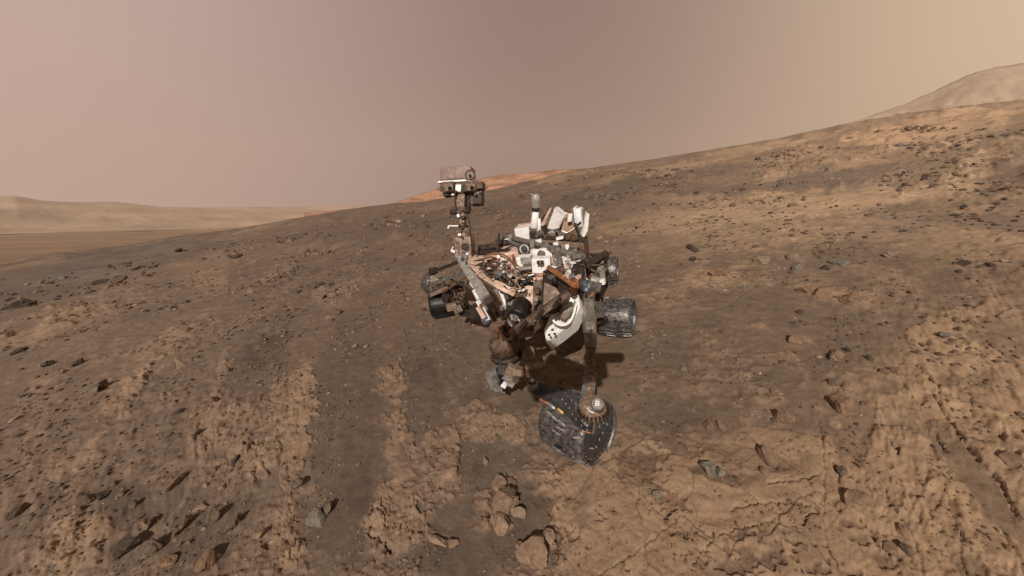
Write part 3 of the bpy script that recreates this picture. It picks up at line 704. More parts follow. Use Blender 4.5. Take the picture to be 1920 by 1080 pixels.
# ---- white instruments in the middle of the deck
rod('white_canister', (998, 474, HD+.07), (1013, 476, HD+.07), 17, WHITE, 16, label='short white horizontal canister')
rod('canister_cap', (1012, 476, HD+.07), (1019, 477, HD+.07), 14, GREY, 12)
blk('white_panel', 1024, 474, HD+.05, 26, 20, .05, WHITEC, yaw=4, roll=6)
inb = blk('inlet_cover', 1016, 497, HD+.06, 34, 30, .12, WHITE, yaw=16, roll=-4, label='white instrument cover with a small dark window')
blk('cover_window', 1013, 492, HD+.115, 13, 7, .02, DARK, yaw=16, roll=-4)
blk('window_bar', 1013, 492, HD+.122, 1.6, 6, .02, GREYL, yaw=16)
rod('instrument_ring', (984, 470, HD+.04), (982, 466, HD+.14), 26, DARK, 24)
rod('instrument_ring', (983, 468, HD+.13), (982.5, 467, HD+.15), 20, GREYL, 19); rod('instrument_well', (983, 467, HD+.14), (982.5, 466.5, HD+.16), 13, BLACK, 12)
blk('instrument_box', 984, 492, HD+.06, 26, 26, .12, WHITE, yaw=10)
blk('box_door', 984, 489, HD+.12, 16, 13, .02, GREYL, yaw=10); blk('box_door', 984, 503, HD+.11, 24, 4, .05, SHINY, yaw=10)
blk('box_foot', 990, 508, HD+.03, 10, 8, .06, DARK)
quad('white_rear_panel', [(1052, 468, HD+.07), (1081, 471, HD+.07), (1076, 492, HD+.05), (1070, 512, HD+.03), (1056, 505, HD+.03)], WHITE, .05, 'white rear corner panel')
for (x, y, w, hh, m) in ((1066, 480, 6, 8, GREYL), (1072, 484, 4, 9, BROWN), (1064, 490, 8, 4, GREYL), (1068, 498, 5, 6, BROWNL), (1061, 499, 5, 5, PINK)): blk('panel_fitting', x, y, HD+.08, w, hh, .03, m)
rod('grey_post', (1044, 466, HD+.1), (1051, 503, HD+.02), 12, GREY, 14); rod('grey_post', (1038, 468, HD+.06), (1043, 508, HD+.02), 6, GREYL, 7)
blk('post_foot', 1050, 506, HD+.03, 18, 10, .09, BROWN, yaw=20)
rod('dark_actuator', (1084, 486, HD+.05), (1076, 516, HD), 10, DARK, 12); rod('dark_actuator', (1092, 488, HD), (1090, 520, HD-.05), 12, BROWN, 14)
blk('corner_joint', 1084, 510, HD, 22, 20, .12, DARK, yaw=10)

# ---- cables and fittings over the dusty deck
cable('orange_cable', [(962, 478, HD+.06), (963, 492, HD+.06), (972, 504, HD+.06), (990, 512, HD+.05), (1008, 517, HD+.05), (1022, 515, HD+.05)], 3.4, COPPER)
cable('orange_cable', [(965, 482, HD+.09), (969, 496, HD+.08), (984, 508, HD+.07), (1004, 513, HD+.07), (1020, 512, HD+.07)], 2.2, COPPER)
cable('orange_cable', [(905, 482, HD+.04), (930, 474, HD+.06), (952, 482, HD+.06), (964, 496, HD+.05)], 3, COPPER)
cable('orange_cable', [(925, 520, HD+.02), (935, 508, HD+.05), (950, 505, HD+.05), (962, 512, HD+.04)], 3, COPPER)
cable('black_cable', [(888, 490, HD+.03), (905, 486, HD+.05), (922, 482, HD+.05), (936, 490, HD+.04), (950, 498, HD+.03)], 3, DARK)
cable('black_cable', [(892, 498, HD+.03), (912, 494, HD+.04), (932, 492, HD+.04), (948, 506, HD+.03)], 3, DARK)
cable('black_cable', [(898, 506, HD+.02), (915, 500, HD+.04), (930, 503, HD+.04), (945, 516, HD+.02)], 2.6, BLACK)
rr_ = random.Random(5)
mats = [BROWN, DARK, BROWNL, GREY, DARK, BROWN, PINK, GREYL, COPPER, DARK, WHITE]
poly = [(895, 494), (930, 480), (960, 490), (975, 512), (1005, 522), (1000, 545), (965, 545), (930, 532), (905, 516)]
def inside(x, y, P):
    c = False
    for i in range(len(P)):
        (x1, y1), (x2, y2) = P[i], P[(i+1) % len(P)]
        if (y1 > y) != (y2 > y) and x < (x2-x1)*(y-y1)/(y2-y1)+x1: c = not c
    return c
k = 0
while k < 70:
    x = rr_.uniform(890, 1008); y = rr_.uniform(480, 548)
    if not inside(x, y, poly): continue
    k += 1; h = HD+.02-(.05 if y > 525 else 0); m = mats[k % len(mats)]
    if k % 3 == 0: rod('deck_bolt', (x, y, h), (x+rr_.uniform(-1, 1), y-rr_.uniform(2, 5), h+.05), rr_.uniform(4, 8), m)
    elif k % 3 == 1: blk('deck_bracket', x, y, h, rr_.uniform(5, 13), rr_.uniform(3, 7), rr_.uniform(.03, .08), m, yaw=rr_.uniform(-50, 50), roll=rr_.uniform(-25, 25))
    else: rod('deck_pipe', (x, y, h+.02), (x+rr_.uniform(-14, 14), y+rr_.uniform(-6, 6), h+.03), rr_.uniform(2, 3.5), m)
rr_ = random.Random(12)
for k in range(34):                                      # boxes, brackets and pipes between the white instruments
    x = rr_.uniform(958, 1082); y = rr_.uniform(464, 520)
    if 1000 < x < 1034 and 480 < y < 512: continue
    m = [WHITE, WHITEC, GREYL, BROWN, WHITE, GREY, DARK, PINK][k % 8]
    if k % 2: blk('instrument_block', x, y, HD+.04, rr_.uniform(5, 12), rr_.uniform(4, 9), .06, m, yaw=rr_.uniform(-30, 40), roll=rr_.uniform(-20, 20))
    else: rod('instrument_pipe', (x, y, HD+.06), (x+rr_.uniform(-12, 14), y+rr_.uniform(-5, 6), HD+.07), rr_.uniform(2, 4.5), m)
for k in range(16):
    x = rr_.uniform(930, 1010); y = rr_.uniform(546, 612); m = [BROWN, WHITEC, GREY, DARK, GREYL, BROWNL][k % 6]
    if k % 2: blk('front_bracket', x, y, HD-.2, rr_.uniform(4, 10), rr_.uniform(4, 10), .05, m, yaw=rr_.uniform(-40, 40), roll=rr_.uniform(-40, 40))
    else: rod('front_pipe', (x, y, HD-.18), (x+rr_.uniform(-12, 12), y+rr_.uniform(-12, 12), HD-.2), rr_.uniform(2, 5), m)
# central ring and sample inlet
for (x, y, w, m, h) in ((942, 522, 32, GREY, .05), (942, 521, 24, BROWN, .062), (942, 521, 13, GREYL, .075), (985, 533, 26, BLACK, .02), (985, 531, 17, GREY, .034), (1000, 526, 12, BLUEG, .02)):
    a = Q(x, y, HD-.03); MB().tube(a, a+N_*(h+.03), sz(a, w)/2, sz(a, w*.94)/2, 24).build('sample_inlet' if w > 20 else 'inlet_ring', m, rover, 0)
quad('pink_plate', [(926, 530, HD), (936, 534, HD), (968, 552, HD-.08), (962, 556, HD-.08), (930, 540, HD-.02)], PINK, .03)
quad('pink_plate', [(965, 532, HD-.02), (999, 536, HD-.03), (1000, 574, HD-.14), (992, 580, HD-.14), (984, 556, HD-.08)], PINK, .03, 'smooth dusty pink front plate')
quad('deck_edge_strip', [(875, 489, HD+.04), (905, 478, HD+.04), (968, 464, HD+.04), (975, 471, HD+.04), (930, 479, HD+.03), (890, 494, HD+.03)], PINK, .02)
quad('brown_plate', [(1002, 530, HD), (1016, 522, HD), (1018, 560, HD-.1), (1002, 574, HD-.1)], BROWNL, .03)
blk('plate_fitting', 1008, 545, HD-.02, 9, 11, .04, BROWN); blk('plate_fitting', 1006, 560, HD-.06, 8, 8, .04, GREYL)

# ---- left side bar and front left panels
bar('rocker_link', (864, 483, HD+.02), (919, 572, HD-.20), 17, .05, GREYL, label='broad grey link bar on the left side', taper=1.25)
rod('link_cap', (870, 478, HD+.06), (866, 492, HD+.02), 16, SHINY, 15); rod('link_bolt', (868, 486, HD+.08), (868, 484, HD+.10), 7, DARK)
blk('link_cover', 893, 552, HD-.18, 7, 20, .03, WHITEC, roll=20); blk('link_cover', 886, 534, HD-.14, 5, 12, .03, WHITEC, roll=30)
pn = blk('ribbed_panel', 912, 583, HD-.28, 36, 30, .05, PINK, yaw=-12, roll=28, label='ribbed pinkish radiator panel')
for k in range(4): blk('panel_rib', 902+k*6.5, 575+k*5.6, HD-.255, 3, 27, .05, BROWN if k % 2 else WHITE, yaw=-12, roll=28, parent=pn)
quad('white_front_strip', [(932, 545, HD-.10), (947, 545, HD-.10), (951, 575, HD-.2), (946, 574, HD-.2)], WHITEC, .02)
blk('white_front_tab', 923, 567, HD-.2, 12, 6, .02, WHITEC, roll=30)
rod('front_tube', (905, 606, HD-.36), (938, 586, HD-.30), 14, BLUEG, 13)
bar('front_strut', (925, 545, HD-.08), (948, 598, HD-.3), 15, .04, BROWNL, label='brown front strut')
bar('front_strut', (948, 552, HD-.10), (962, 600, HD-.3), 8, .04, DARK)
# drill and brush cluster on the front face
fc = Q(982, 574, HD-.14)
MB().tube(fc+N_*.02, fc+FWD*.16-N_*.03, sz(fc, 19), sz(fc, 18), 26).build('front_camera_drum', BLACK, rover, 0, 'black round drum on the front face')
MB().tube(fc+FWD*.16-N_*.03, fc+FWD*.18-N_*.034, sz(fc, 8), sz(fc, 7), 22).build('drum_cap', GREY, rover, 0)
for i, (x, y, w, m) in enumerate(((972, 560, 10, SHINY), (985, 588, 9, GREYL), (968, 584, 8, GREY), (990, 570, 8, DARK), (976, 575, 8, SHINY), (996, 580, 9, GREY), (962, 570, 9, DARK))):
    rod('hazard_camera', (x, y, HD-.18), (x+3, y+6, HD-.20), w, m, w*.8)
cable('front_cable', [(960, 556, HD-.1), (950, 566, HD-.14), (955, 586, HD-.2), (970, 600, HD-.24)], 3, DARK)
cable('front_cable', [(992, 556, HD-.1), (1002, 572, HD-.16), (998, 590, HD-.2), (982, 602, HD-.24)], 3, BROWN)
blk('dark_bracket', 975, 552, HD-.08, 32, 9, .05, BROWN, roll=-6)
blk('white_sample_box', 960, 598, HD-.28, 14, 13, .06, WHITEC, roll=-28, label='small clean white box')
quad('white_front_tab', [(953, 588, HD-.26), (958, 585, HD-.26), (966, 606, HD-.32), (960, 609, HD-.32)], WHITEC)
# ---- dark front right housing
quad('front_housing', [(1018, 508, HD+.07), (1034, 500, HD+.07), (1068, 537, HD+.01), (1058, 560, HD-.06), (1014, 577, HD-.08), (1016, 540, HD+.01)], DARK, .10, 'dark brown angular housing')
quad('housing_face', [(1020, 530, HD+.045), (1040, 540, HD+.03), (1052, 556, HD-.03), (1018, 572, HD-.06)], BROWNL, .01)
a = Q(1040, 529, HD+.05); MB().tube(a-N_*.02, a+N_*.03, sz(a, 5), sz(a, 5), 18).build('housing_port', BLACK, rover, 0)
bar('housing_rim', (1029, 502, HD+.10), (1077, 536, HD+.04), 9, .05, COPPER, label='reddish brown top rim', rib=False)
for (x, y, w) in ((1074, 536, 20), (1078, 528, 12)): rod('copper_coil', (x-3, y-3, HD), (x+3, y+3, HD), w, COPPER, w*.9)
rod('copper_ring', (1073, 546, HD-.05), (1077, 550, HD-.05), 14, DARK, 12)
blk('shoulder_fitting', 1090, 512, HD-.04, 14, 10, .07, GREYL); blk('shoulder_fitting', 1080, 520, HD-.04, 10, 8, .06, WHITE, roll=15)
# ---- diagonal arm
rod('upper_arm', (1068, 550, HD+.06), (958, 626, HD-.24), 15, BROWN, 17, label='dark diagonal arm tube')
rod('arm_hose', (1060, 546, HD+.08), (965, 612, HD-.20), 4, DARK); rod('arm_hose', (1050, 566, HD+.02), (975, 622, HD-.22), 3, BROWNL)
for t in (.2, .5, .8): blk('arm_clamp', 1068-110*t, 550+77*t, HD+.07-.28*t, 7, 19, .09, DARK, roll=-38)
rr_ = random.Random(21)
for k in range(30):                                      # small parts crowding the front of the body above the arm
    x = rr_.uniform(950, 1030); y = 560+(x-950)*-.12+rr_.uniform(-8, 44); m = [BROWN, GREY, DARK, WHITE, BROWNL, GREYL, DARK, COPPER][k % 8]
    if k % 3: blk('front_bracket', x, y, HD-.16, rr_.uniform(5, 12), rr_.uniform(4, 12), .06, m, yaw=rr_.uniform(-40, 40), roll=rr_.uniform(-50, 50))
    else: rod('front_pipe', (x, y, HD-.14), (x+rr_.uniform(-14, 14), y+rr_.uniform(-12, 12), HD-.17), rr_.uniform(2, 5), m)
for k in range(14):                                      # cable runs and boxes up the mast
    y = 398+k*6; x = 869+(y-430)*.08+rr_.uniform(-7, 7); m = [BROWN, WHITE, DARK, BROWNL, BROWN, DARK][k % 6]
    mblk('mast_fitting', x-rr_.uniform(1.5, 4), y-2, x+rr_.uniform(1.5, 4), y+rr_.uniform(1, 4), .05, m, -.05, rr_.uniform(-25, 25), mast, .002)
for k in range(10):
    x = rr_.uniform(830, 905); y = rr_.uniform(346, 366); mblk('head_fitting', x-2.5, y-1.5, x+2.5, y+1.5, .03, [BROWN, DARK, WHITE, BROWNL, DARK][k % 5], -.09, rr_.uniform(-20, 20), head, .001)
# ---- white crinkled front pod
P = [Q(*p) for p in ((1032, 590, HD-.24), (1052, 560, HD-.12), (1084, 552, HD-.10), (1088, 574, HD-.16), (1074, 604, HD-.26), (1047, 626, HD-.38), (1024, 643, HD-.46), (1020, 618, HD-.36))]
pc = sum(P, Vector())/8+(CAM-sum(P, Vector())/8).normalized()*.05
pb = [p+FWD*-.10-N_*.12 for p in P]
MB().add(P+pb+[pc], [(i, (i+1) % 8, 16) for i in range(8)]+[(i, i+8, (i+1) % 8+8, (i+1) % 8) for i in range(8)]+[tuple(range(15, 7, -1))]).build('foil_pod', CRINK, rover, .006, 'bright crumpled white foil pod with a pointed bottom')
rod('pod_canister', (1068, 566, HD-.10), (1058, 592, HD-.20), 26, GREYL, 22, label='silvery gold canister in the pod')
rod('canister_end', (1059, 590, HD-.185), (1055, 598, HD-.215), 17, BROWNL, 13)
a = Q(1056, 603, HD-.22)
MB().path([Q(x, y, h) for (x, y, h) in ((1034, 592, HD-.20), (1040, 604, HD-.24), (1054, 610, HD-.26), (1068, 604, HD-.24), (1076, 588, HD-.18), (1080, 570, HD-.12))], sz(a, 2.6)).build('pod_rim', WHITEC, rover, 0)
for (x, y) in ((1032, 600), (1030, 612), (1036, 618), (1040, 626), (1030, 628), (1044, 615)): blk('foil_tag', x, y, HD-.34, 5, 3, .02, DARK, roll=x*7 % 60-30)
for i in range(5): rod('canister_rib', (1054+i*6, 574-i*3, HD-.10), (1050+i*6, 586-i*2, HD-.15), 2.4, [BROWN, GREYL, COPPER][i % 3])

# ---- wheels
def wheel(c, ax, rad, wid, mat, label=None, crown=.05, n=36, hub=GREY, damage=None):
    ax = ax.normalized(); prof = []
    for k in range(9):
        s = -1+2*k/8; prof.append((s*wid/2, rad*(1-crown*s*s*s*s-.02*s*s)))
    m = MB(); p = c; a = ax.orthogonal().normalized(); b = ax.cross(a)
    outer = prof; inner = [(d, r-.012) for d, r in prof[::-1]]
    ring = outer+inner; nr = len(ring); vs_ = []
    for (d, r) in ring:
        for k in range(n):
            t = 2*math.pi*k/n; vs_.append(p+ax*d+(a*math.cos(t)+b*math.sin(t))*r)
    fs = [(i*n+k, i*n+(k+1) % n, ((i+1) % nr)*n+(k+1) % n, ((i+1) % nr)*n+k) for i in range(nr) for k in range(n)]
    m.add(vs_, fs, True)
    ng = 24                                                 # raised zigzag treads
    for g_ in range(ng):
        for s in range(8):
            s0 = -1+s/4; s1 = s0+.25; z0 = .35*(abs((s0*2) % 2-1)); z1 = .35*(abs((s1*2) % 2-1))
            t0 = 2*math.pi*(g_+z0)/ng; t1 = 2*math.pi*(g_+z1)/ng; dt = .022
            def pt(s_, t_, e): return p+ax*(s_*wid/2*.97)+(a*math.cos(t_)+b*math.sin(t_))*(rad*(1-crown*s_**4-.02*s_*s_)+e)
            v8 = [pt(s0, t0-dt, 0), pt(s1, t1-dt, 0), pt(s1, t1+dt, 0), pt(s0, t0+dt, 0), pt(s0, t0-dt*.6, .014), pt(s1, t1-dt*.6, .014), pt(s1, t1+dt*.6, .014), pt(s0, t0+dt*.6, .014)]
            m.add(v8, [(4, 5, 6, 7), (0, 1, 5, 4), (1, 2, 6, 5), (2, 3, 7, 6), (3, 0, 4, 7)])
    w = m.build('wheel', mat, rover, 0, label)
    MB().lathe(c-ax*wid*.18, ax, [(0, rad*.30), (.01, rad*.34), (wid*.34, rad*.34), (wid*.36, rad*.28)], 22).build('hub', hub, w, 0)
    for k in range(5):
        t = 2*math.pi*k/5; d = a*math.cos(t)+b*math.sin(t); e = -a*math.sin(t)+b*math.cos(t)
        MB().path([c+d*rad*.3, c+d*rad*.6+e*rad*.18, c+d*rad*.95+e*rad*.05], .014, 8).build('spoke', hub, w, 0)
    return w
def disc(c, ax, rad, mat, w):
    o = MB().lathe(c, ax, [(0, rad*.97), (.004, rad), (.010, rad)], 40).build('wheel_web', mat, w, 0)
    b_ = ax.orthogonal().normalized(); d_ = ax.cross(b_)
    m = MB()
    for rr2 in (.88,):
        for k in range(26):
            t = 2*math.pi*k/26; q = c+ax*.010+(b_*math.cos(t)+d_*math.sin(t))*rad*rr2; m.tube(q-ax*.002, q+ax*.006, .0035, .003, 6)
    m.build('web_rivets', BROWNL, w, 0)
# near front wheel, turned, big in the picture
w0 = Q(1002, 812, .02); w1 = Q(1106, 868, .02); axf = (w1-w0).normalized()
cf = Q(1083, 796, .20)
fw = wheel(cf, axf, .205, .37, WHEELM, 'large front wheel with worn metal tread', n=48, crown=.0)
disc(cf+axf*.155, axf, .188, WHEELD, fw)
# rivets and the dark fender skin of the steering plate
plate_pts = [(997, 717, .42), (1012, 716, .43), (1058, 737, .44), (1094, 738, .44), (1130, 748, .43), (1146, 757, .40), (1147, 782, .36), (1138, 806, .30), (1118, 806, .34), (1095, 803, .37), (1076, 793, .38), (1060, 772, .40), (1040, 758, .41), (1008, 742, .42), (994, 733, .42)]
pl = quad('wheel_guard', plate_pts, WHEELD, .03, 'dark riveted metal plate curving over the front wheel')
for i, (x, y) in enumerate([(1064, 744), (1072, 750), (1080, 757), (1083, 768), (1086, 779), (1093, 788), (1102, 795), (1113, 800), (1124, 800), (1132, 792), (1134, 780), (1061, 757), (1068, 765), (1073, 776), (1080, 786), (1130, 812), (1124, 824), (1118, 838), (1138, 795), (1139, 770), (1054, 749), (1084, 746), (1090, 798), (1101, 806)]):
    hgt = .425 if y < 790 else .37
    a = Q(x, y, hgt); MB().tube(a-N_*.006, a+N_*.008, sz(a, 1.3), sz(a, .9), 8).build('rivet', GREYL, rover, 0)
# slotted ring at the plate's tip
a = Q(999, 724, .44)
MB().tube(a-N_*.03, a+N_*.03, sz(a, 11), sz(a, 10), 24).build('plate_pivot', GREY, rover, 0)
MB().tube(a+N_*.03, a+N_*.038, sz(a, 7), sz(a, 6.5), 20).build('pivot_well', DARK, rover, 0)
MB().tube(a+N_*.03, a+N_*.06+LAT*.01, sz(a, 3.4), sz(a, 2.8), 12).build('pivot_pin', SHINY, rover, 0)
# coppery edge, worn patches and highlights painted as bright streaks, yellow mark
for (x0, y0, x1, y1, w_, m) in ((1012, 748, 1034, 760, 5, COPPER), (1030, 757, 1040, 766, 6, SHINY), (1046, 766, 1056, 775, 5, YELL), (1094, 808, 1108, 812, 4, COPPER), (1112, 812, 1118, 778, 3.4, BROWNL)):
    rod('plate_edge_fitting', (x0, y0, .40), (x1, y1, .385), w_, m)
for (x0, y0, x1, y1, w_) in ((1038, 776, 1058, 792, 4.5), (1058, 790, 1070, 800, 4.5), (1046, 800, 1064, 808, 3), (1072, 822, 1092, 819, 4), (1020, 812, 1036, 826, 2.5), (1095, 846, 1110, 842, 2.5)):  # highlights of the fold laid on the tread as pale metal streaks
    p = Q(x0, y0, .30); q = Q(x1, y1, .29)
    def onw(v):                                                   # drop the point on the tread surface
        r = v-cf; al = r.dot(axf); rad_ = r-axf*al
        return cf+axf*al+rad_.normalized()*.213
    p = onw(p); q = onw(q); MB().path([p, onw((p+q)/2), q], sz(p, w_)/2, 6).build('tread_scar_highlight', SHINY, fw, 0)
p = onw(Q(1044, 829, .16)); q = onw(Q(1063, 842, .15)); MB().path([p, onw((p+q)/2), q], .010, 8).build('tread_slot', BLACK, fw, 0)
# steering actuator and hub cap with the letter B in a ring
sa = Q(1112, 764, .46)
MB().tube(sa-N_*.05, sa+N_*.05, sz(sa, 27), sz(sa, 21), 30).build('steering_housing', BROWNL, rover, 0, 'round dusty steering housing above the front wheel')
nt_ = 22
for k in range(nt_):
    t = 2*math.pi*k/nt_; d = LAT*math.cos(t)+FWD*math.sin(t); q = sa-N_*.028+d*sz(sa, 27.5)
    MB().box(q, d*.010, N_.cross(d)*.006, N_*.02).build('housing_tooth', DARK, rover, .001)
hb_ = Q(1120, 757, .54); vn = ((CAM-hb_).normalized()*.8+N_*.4).normalized(); vx = vn.cross(Vector((0, 0, 1))).normalized()*-1; vy = vn.cross(vx)
if vx.x < 0: vx = -vx
vy = vn.cross(vx).normalized()
if vy.z < 0: vy = -vy
MB().tube(hb_-vn*.06, hb_, sz(hb_, 13), sz(hb_, 12), 24).build('hub_cap', GREY, rover, 0)
MB().path([hb_+vn*.008+(vx*math.cos(t)+vy*math.sin(t))*sz(hb_, 8.6) for t in [2*math.pi*k/16 for k in range(17)]], sz(hb_, 1.0), 8).build('cap_ring', GREYL, rover, 0)
mk = MB(); s_ = sz(hb_, 1)
for (x0, y0, x1, y1) in ((-3.4, -5, -1.6, 5), (-1.6, 3.4, 2.2, 5), (-1.6, -.8, 2.4, .8), (-1.6, -5, 2.2, -3.4), (2.2, .6, 3.8, 4.2), (2.4, -4.2, 4.0, -.6)):
    mk.box(hb_+vn*.005+vx*(x0+x1)/2*s_+vy*(y0+y1)/2*s_, vx*(x1-x0)/2*s_, vy*(y1-y0)/2*s_, vn*.005)
mk.build('letter_mark', WHITE, rover, 0, 'white letter B inside the ring')
MB().path([Q(x, y, .50) for (x, y) in ((1104, 756), (1102, 764), (1106, 771), (1113, 774))], sz(sa, 2.6)/2, 6).build('housing_stripe', WHITE, rover, 0)
# front leg
rod('front_leg', (1101, 546, .86), (1105, 600, .73), 18, LEGM, 27, label='long dusty tan front wheel leg'); rod('front_leg_lower', (1105, 598, .735), (1108, 655, .60), 27, LEGM, 22)
bar('lower_leg', (1108, 650, .60), (1107, 706, .50), 17, .08, BROWN, rib=False)
bar('ankle_link', (1107, 702, .50), (1098, 770, .44), 22, .07, GREY, taper=1.2)
rod('ankle_pipe', (1111, 706, .53), (1108, 744, .49), 4, COPPER); rod('ankle_cable', (1119, 706, .5), (1117, 748, .48), 3, BLACK)
rod('leg_seam', (1103, 580, .84), (1110, 630, .73), 3, GREY); blk('leg_fitting', 1107, 614, .74, 12, 7, .03, GREYL)
rod('knee_joint', (1092, 536, .92), (1112, 540, .92), 27, BLUEG, 25, label='shiny blue-grey knee joint'); rod('knee_bolt', (1099, 541, .98), (1099, 544, .98), 6, SHINY); rod('knee_ring', (1112, 548, .90), (1108, 556, .88), 6, COPPER)
# mid and rear wheels of the near side
cm = Q(1157, 594, .20); wheel(cm, LAT, .205, sz(cm, 60), WHEELM, 'middle wheel with dented tread')
for (x, y, w_, hh) in ((1157, 580, 13, 5), (1147, 604, 9, 4), (1154, 612, 9, 4)):
    p = Q(x, y, .28); r = p-cm; al = r.dot(LAT); p = cm+LAT*al+(r-LAT*al).normalized()*.212; q = p+LAT*sz(p, w_*.6); MB().path([p, (p+q)/2, q], sz(p, hh)/2.4, 6).build('tread_hole', BLACK, rover, 0)
crr = Q(1143, 508, .20); wheel(crr, (LAT-FWD*.15), .21, sz(crr, 30), WHEELM, 'rear wheel half hidden by the suspension')
bar('bogie_arm', (1112, 528, .72), (1138, 492, .60), 15, .07, GREY); bar('bogie_arm', (1112, 530, .70), (1126, 596, .36), 16, .08, DARK)
bar('bogie_arm', (1128, 500, .66), (1141, 470, .72), 9, .05, BROWNL); rod('bogie_pivot', (1106, 524, .78), (1122, 530, .74), 20, GREYL, 20, label='pale suspension pivot')
rod('wheel_motor', (1118, 598, .30), (1134, 600, .24), 22, DARK, 18); rod('wheel_motor', (1122, 512, .40), (1136, 512, .34), 18, DARK, 16)
bar('rocker_arm', (1096, 498, .95), (1134, 476, .74), 12, .07, DARK); blk('rocker_box', 1122, 484, .74, 32, 14, .12, DARK); blk('rocker_plate', 1117, 503, .72, 28, 6, .10, GREYL); blk('rocker_plate', 1120, 492, .76, 24, 4, .08, BROWNL)
for (x, y, w_, hh, m) in ((1108, 512, 12, 10, BROWNL), (1130, 515, 8, 16, GREYL), (1138, 482, 6, 12, DARK), (1142, 468, 5, 8, BROWNL), (1122, 538, 10, 14, GREY), (1130, 528, 9, 10, WHITE), (1108, 484, 9, 16, DARK), (1100, 502, 12, 22, DARK)):
    blk('suspension_fitting', x, y, .78, w_, hh, .06, m, roll=(x*13) % 30-15)
for (a, b, m) in (((1098, 500, .9), (1128, 516, .74), GREY), ((1104, 480, .86), (1138, 500, .66), BROWN), ((1096, 520, .85), (1110, 534, .82), WHITE)): rod('suspension_rod', a, b, 4, m)
# ---- far side wheels (left of the picture)
cl = Q(828, 570, .20); wheel(cl, (LAT*.8-FWD*.5), .185, sz(cl, 40), BLACK, 'left wheel with its shade painted black', hub=DARK)  # the wheel's shade is put into its black tread and dark hub
cl2 = Q(812, 532, .24); wheel(cl2, (LAT+FWD*.3), .19, sz(cl2, 22), WHEELM, 'grey rear left wheel seen edge on')
bar('bogie_arm', (810, 522, .50), (866, 498, .86), 9, .06, BROWNL); bar('bogie_arm', (808, 534, .46), (868, 510, .82), 8, .06, GREY); bar('rocker_arm', (806, 512, .58), (862, 490, .88), 6, .05, DARK)
blk('pale_bogie_plate', 817, 526, .52, 22, 12, .05, GREYL, roll=-22, label='pale grey suspension plate'); blk('bogie_block', 813, 510, .56, 14, 16, .08, DARK)
bar('thin_strut', (838, 520, .62), (886, 545, .72), 4, .03, DARK, rib=False); bar('thin_strut', (830, 548, .50), (872, 520, .74), 4, .03, BROWN, rib=False)
bar('thin_strut', (880, 520, .8), (868, 562, .46), 5, .03, BROWN, rib=False)
bar('bogie_arm', (808, 553, .40), (838, 540, .55), 7, .05, BROWNL)
for i, (x, y, w_, hh, m) in enumerate(((842, 552, 22, 18, DARK), (856, 562, 18, 14, BROWN), (848, 575, 20, 12, BROWNL), (838, 560, 16, 14, DARK), (866, 552, 16, 20, BROWN), (858, 580, 12, 14, BROWNL), (870, 570, 14, 12, DARK), (824, 545, 14, 10, BROWN), (850, 536, 26, 8, BROWN), (864, 534, 12, 12, DARK))):
    blk('drive_fitting', x, y, .40+.02*(i % 4), w_, hh, .08, m, yaw=i*31 % 70-35, roll=i*47 % 60-30)
for i in range(5): cable('drive_cable', [(826+i*6, 546, .46), (836+i*6, 556+i*3, .44), (850+i*4, 560-i*2, .46), (868, 556+i*4, .5)], 2.4, [DARK, BROWNL, BROWN][i % 3])
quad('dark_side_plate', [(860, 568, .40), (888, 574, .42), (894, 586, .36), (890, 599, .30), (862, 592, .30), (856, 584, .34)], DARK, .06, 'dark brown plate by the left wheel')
# ---- arm turret hanging over the sand, left of centre
tu = Q(945, 641, .50)
MB().lathe(tu-N_*.10, N_, [(0, sz(tu, 22)), (.01, sz(tu, 27)), (.05, sz(tu, 27)), (.055, sz(tu, 29)), (.13, sz(tu, 28)), (.16, sz(tu, 23)), (.19, sz(tu, 21)), (.20, sz(tu, 18))], 34).build('turret_drum', BROWN, rover, 0, 'round dusty brown tool drum at the end of the arm')
MB().lathe(tu-N_*.17, N_, [(0, sz(tu, 27)), (.02, sz(tu, 30)), (.05, sz(tu, 30)), (.06, sz(tu, 26))], 34).build('turret_band', DARK, rover, 0)
MB().lathe(tu-N_*.24, N_, [(0, sz(tu, 20)), (.02, sz(tu, 25)), (.06, sz(tu, 26))], 30).build('turret_lower_ring', GREY, rover, 0)
for i, (x, y, w_, hh, m) in enumerate(((938, 622, 14, 12, COPPER), (948, 616, 18, 10, BROWN), (958, 628, 14, 12, DARK), (930, 628, 12, 10, BROWN), (944, 630, 10, 8, COPPER), (966, 620, 10, 14, DARK), (954, 634, 12, 6, BROWNL))):
    blk('turret_fitting', x, y, .62, w_, hh, .06, m, yaw=i*41 % 80-40, roll=i*29 % 50-25)
cable('turret_cable', [(928, 628, .62), (920, 640, .56), (918, 655, .46), (926, 668, .40)], 3, BROWN); cable('turret_cable', [(952, 608, .66), (944, 616, .68), (946, 628, .66), (958, 634, .62)], 3, DARK)
bar('tool_column', (944, 664, .40), (940, 704, .26), 15, .07, DARK, rib=False)
bar('tool_bracket', (934, 690, .30), (946, 732, .20), 8, .04, BLACK, rib=False)
blk('tool_box', 962, 700, .28, 30, 30, .08, BROWNL, yaw=20, roll=-25); blk('silver_tool', 950, 712, .24, 16, 16, .05, SHINY, roll=20); blk('silver_tool', 972, 702, .26, 11, 18, .05, GREYL, roll=-25)
for i, (x, y, w_, hh, m) in enumerate(((956, 694, 10, 14, GREYL), (968, 712, 10, 10, BROWN), (958, 720, 14, 6, GREYL), (978, 698, 6, 14, COPPER), (946, 722, 10, 6, WHITE), (930, 712, 8, 14, GREY), (965, 690, 12, 6, BROWN))):
    blk('tool_fitting', x, y, .29, w_, hh, .05, m, roll=i*33 % 60-30)
quad('tool_shoe', [(908, 700, .22), (928, 690, .26), (938, 716, .2), (948, 738, .14), (920, 732, .14)], GREY, .03)
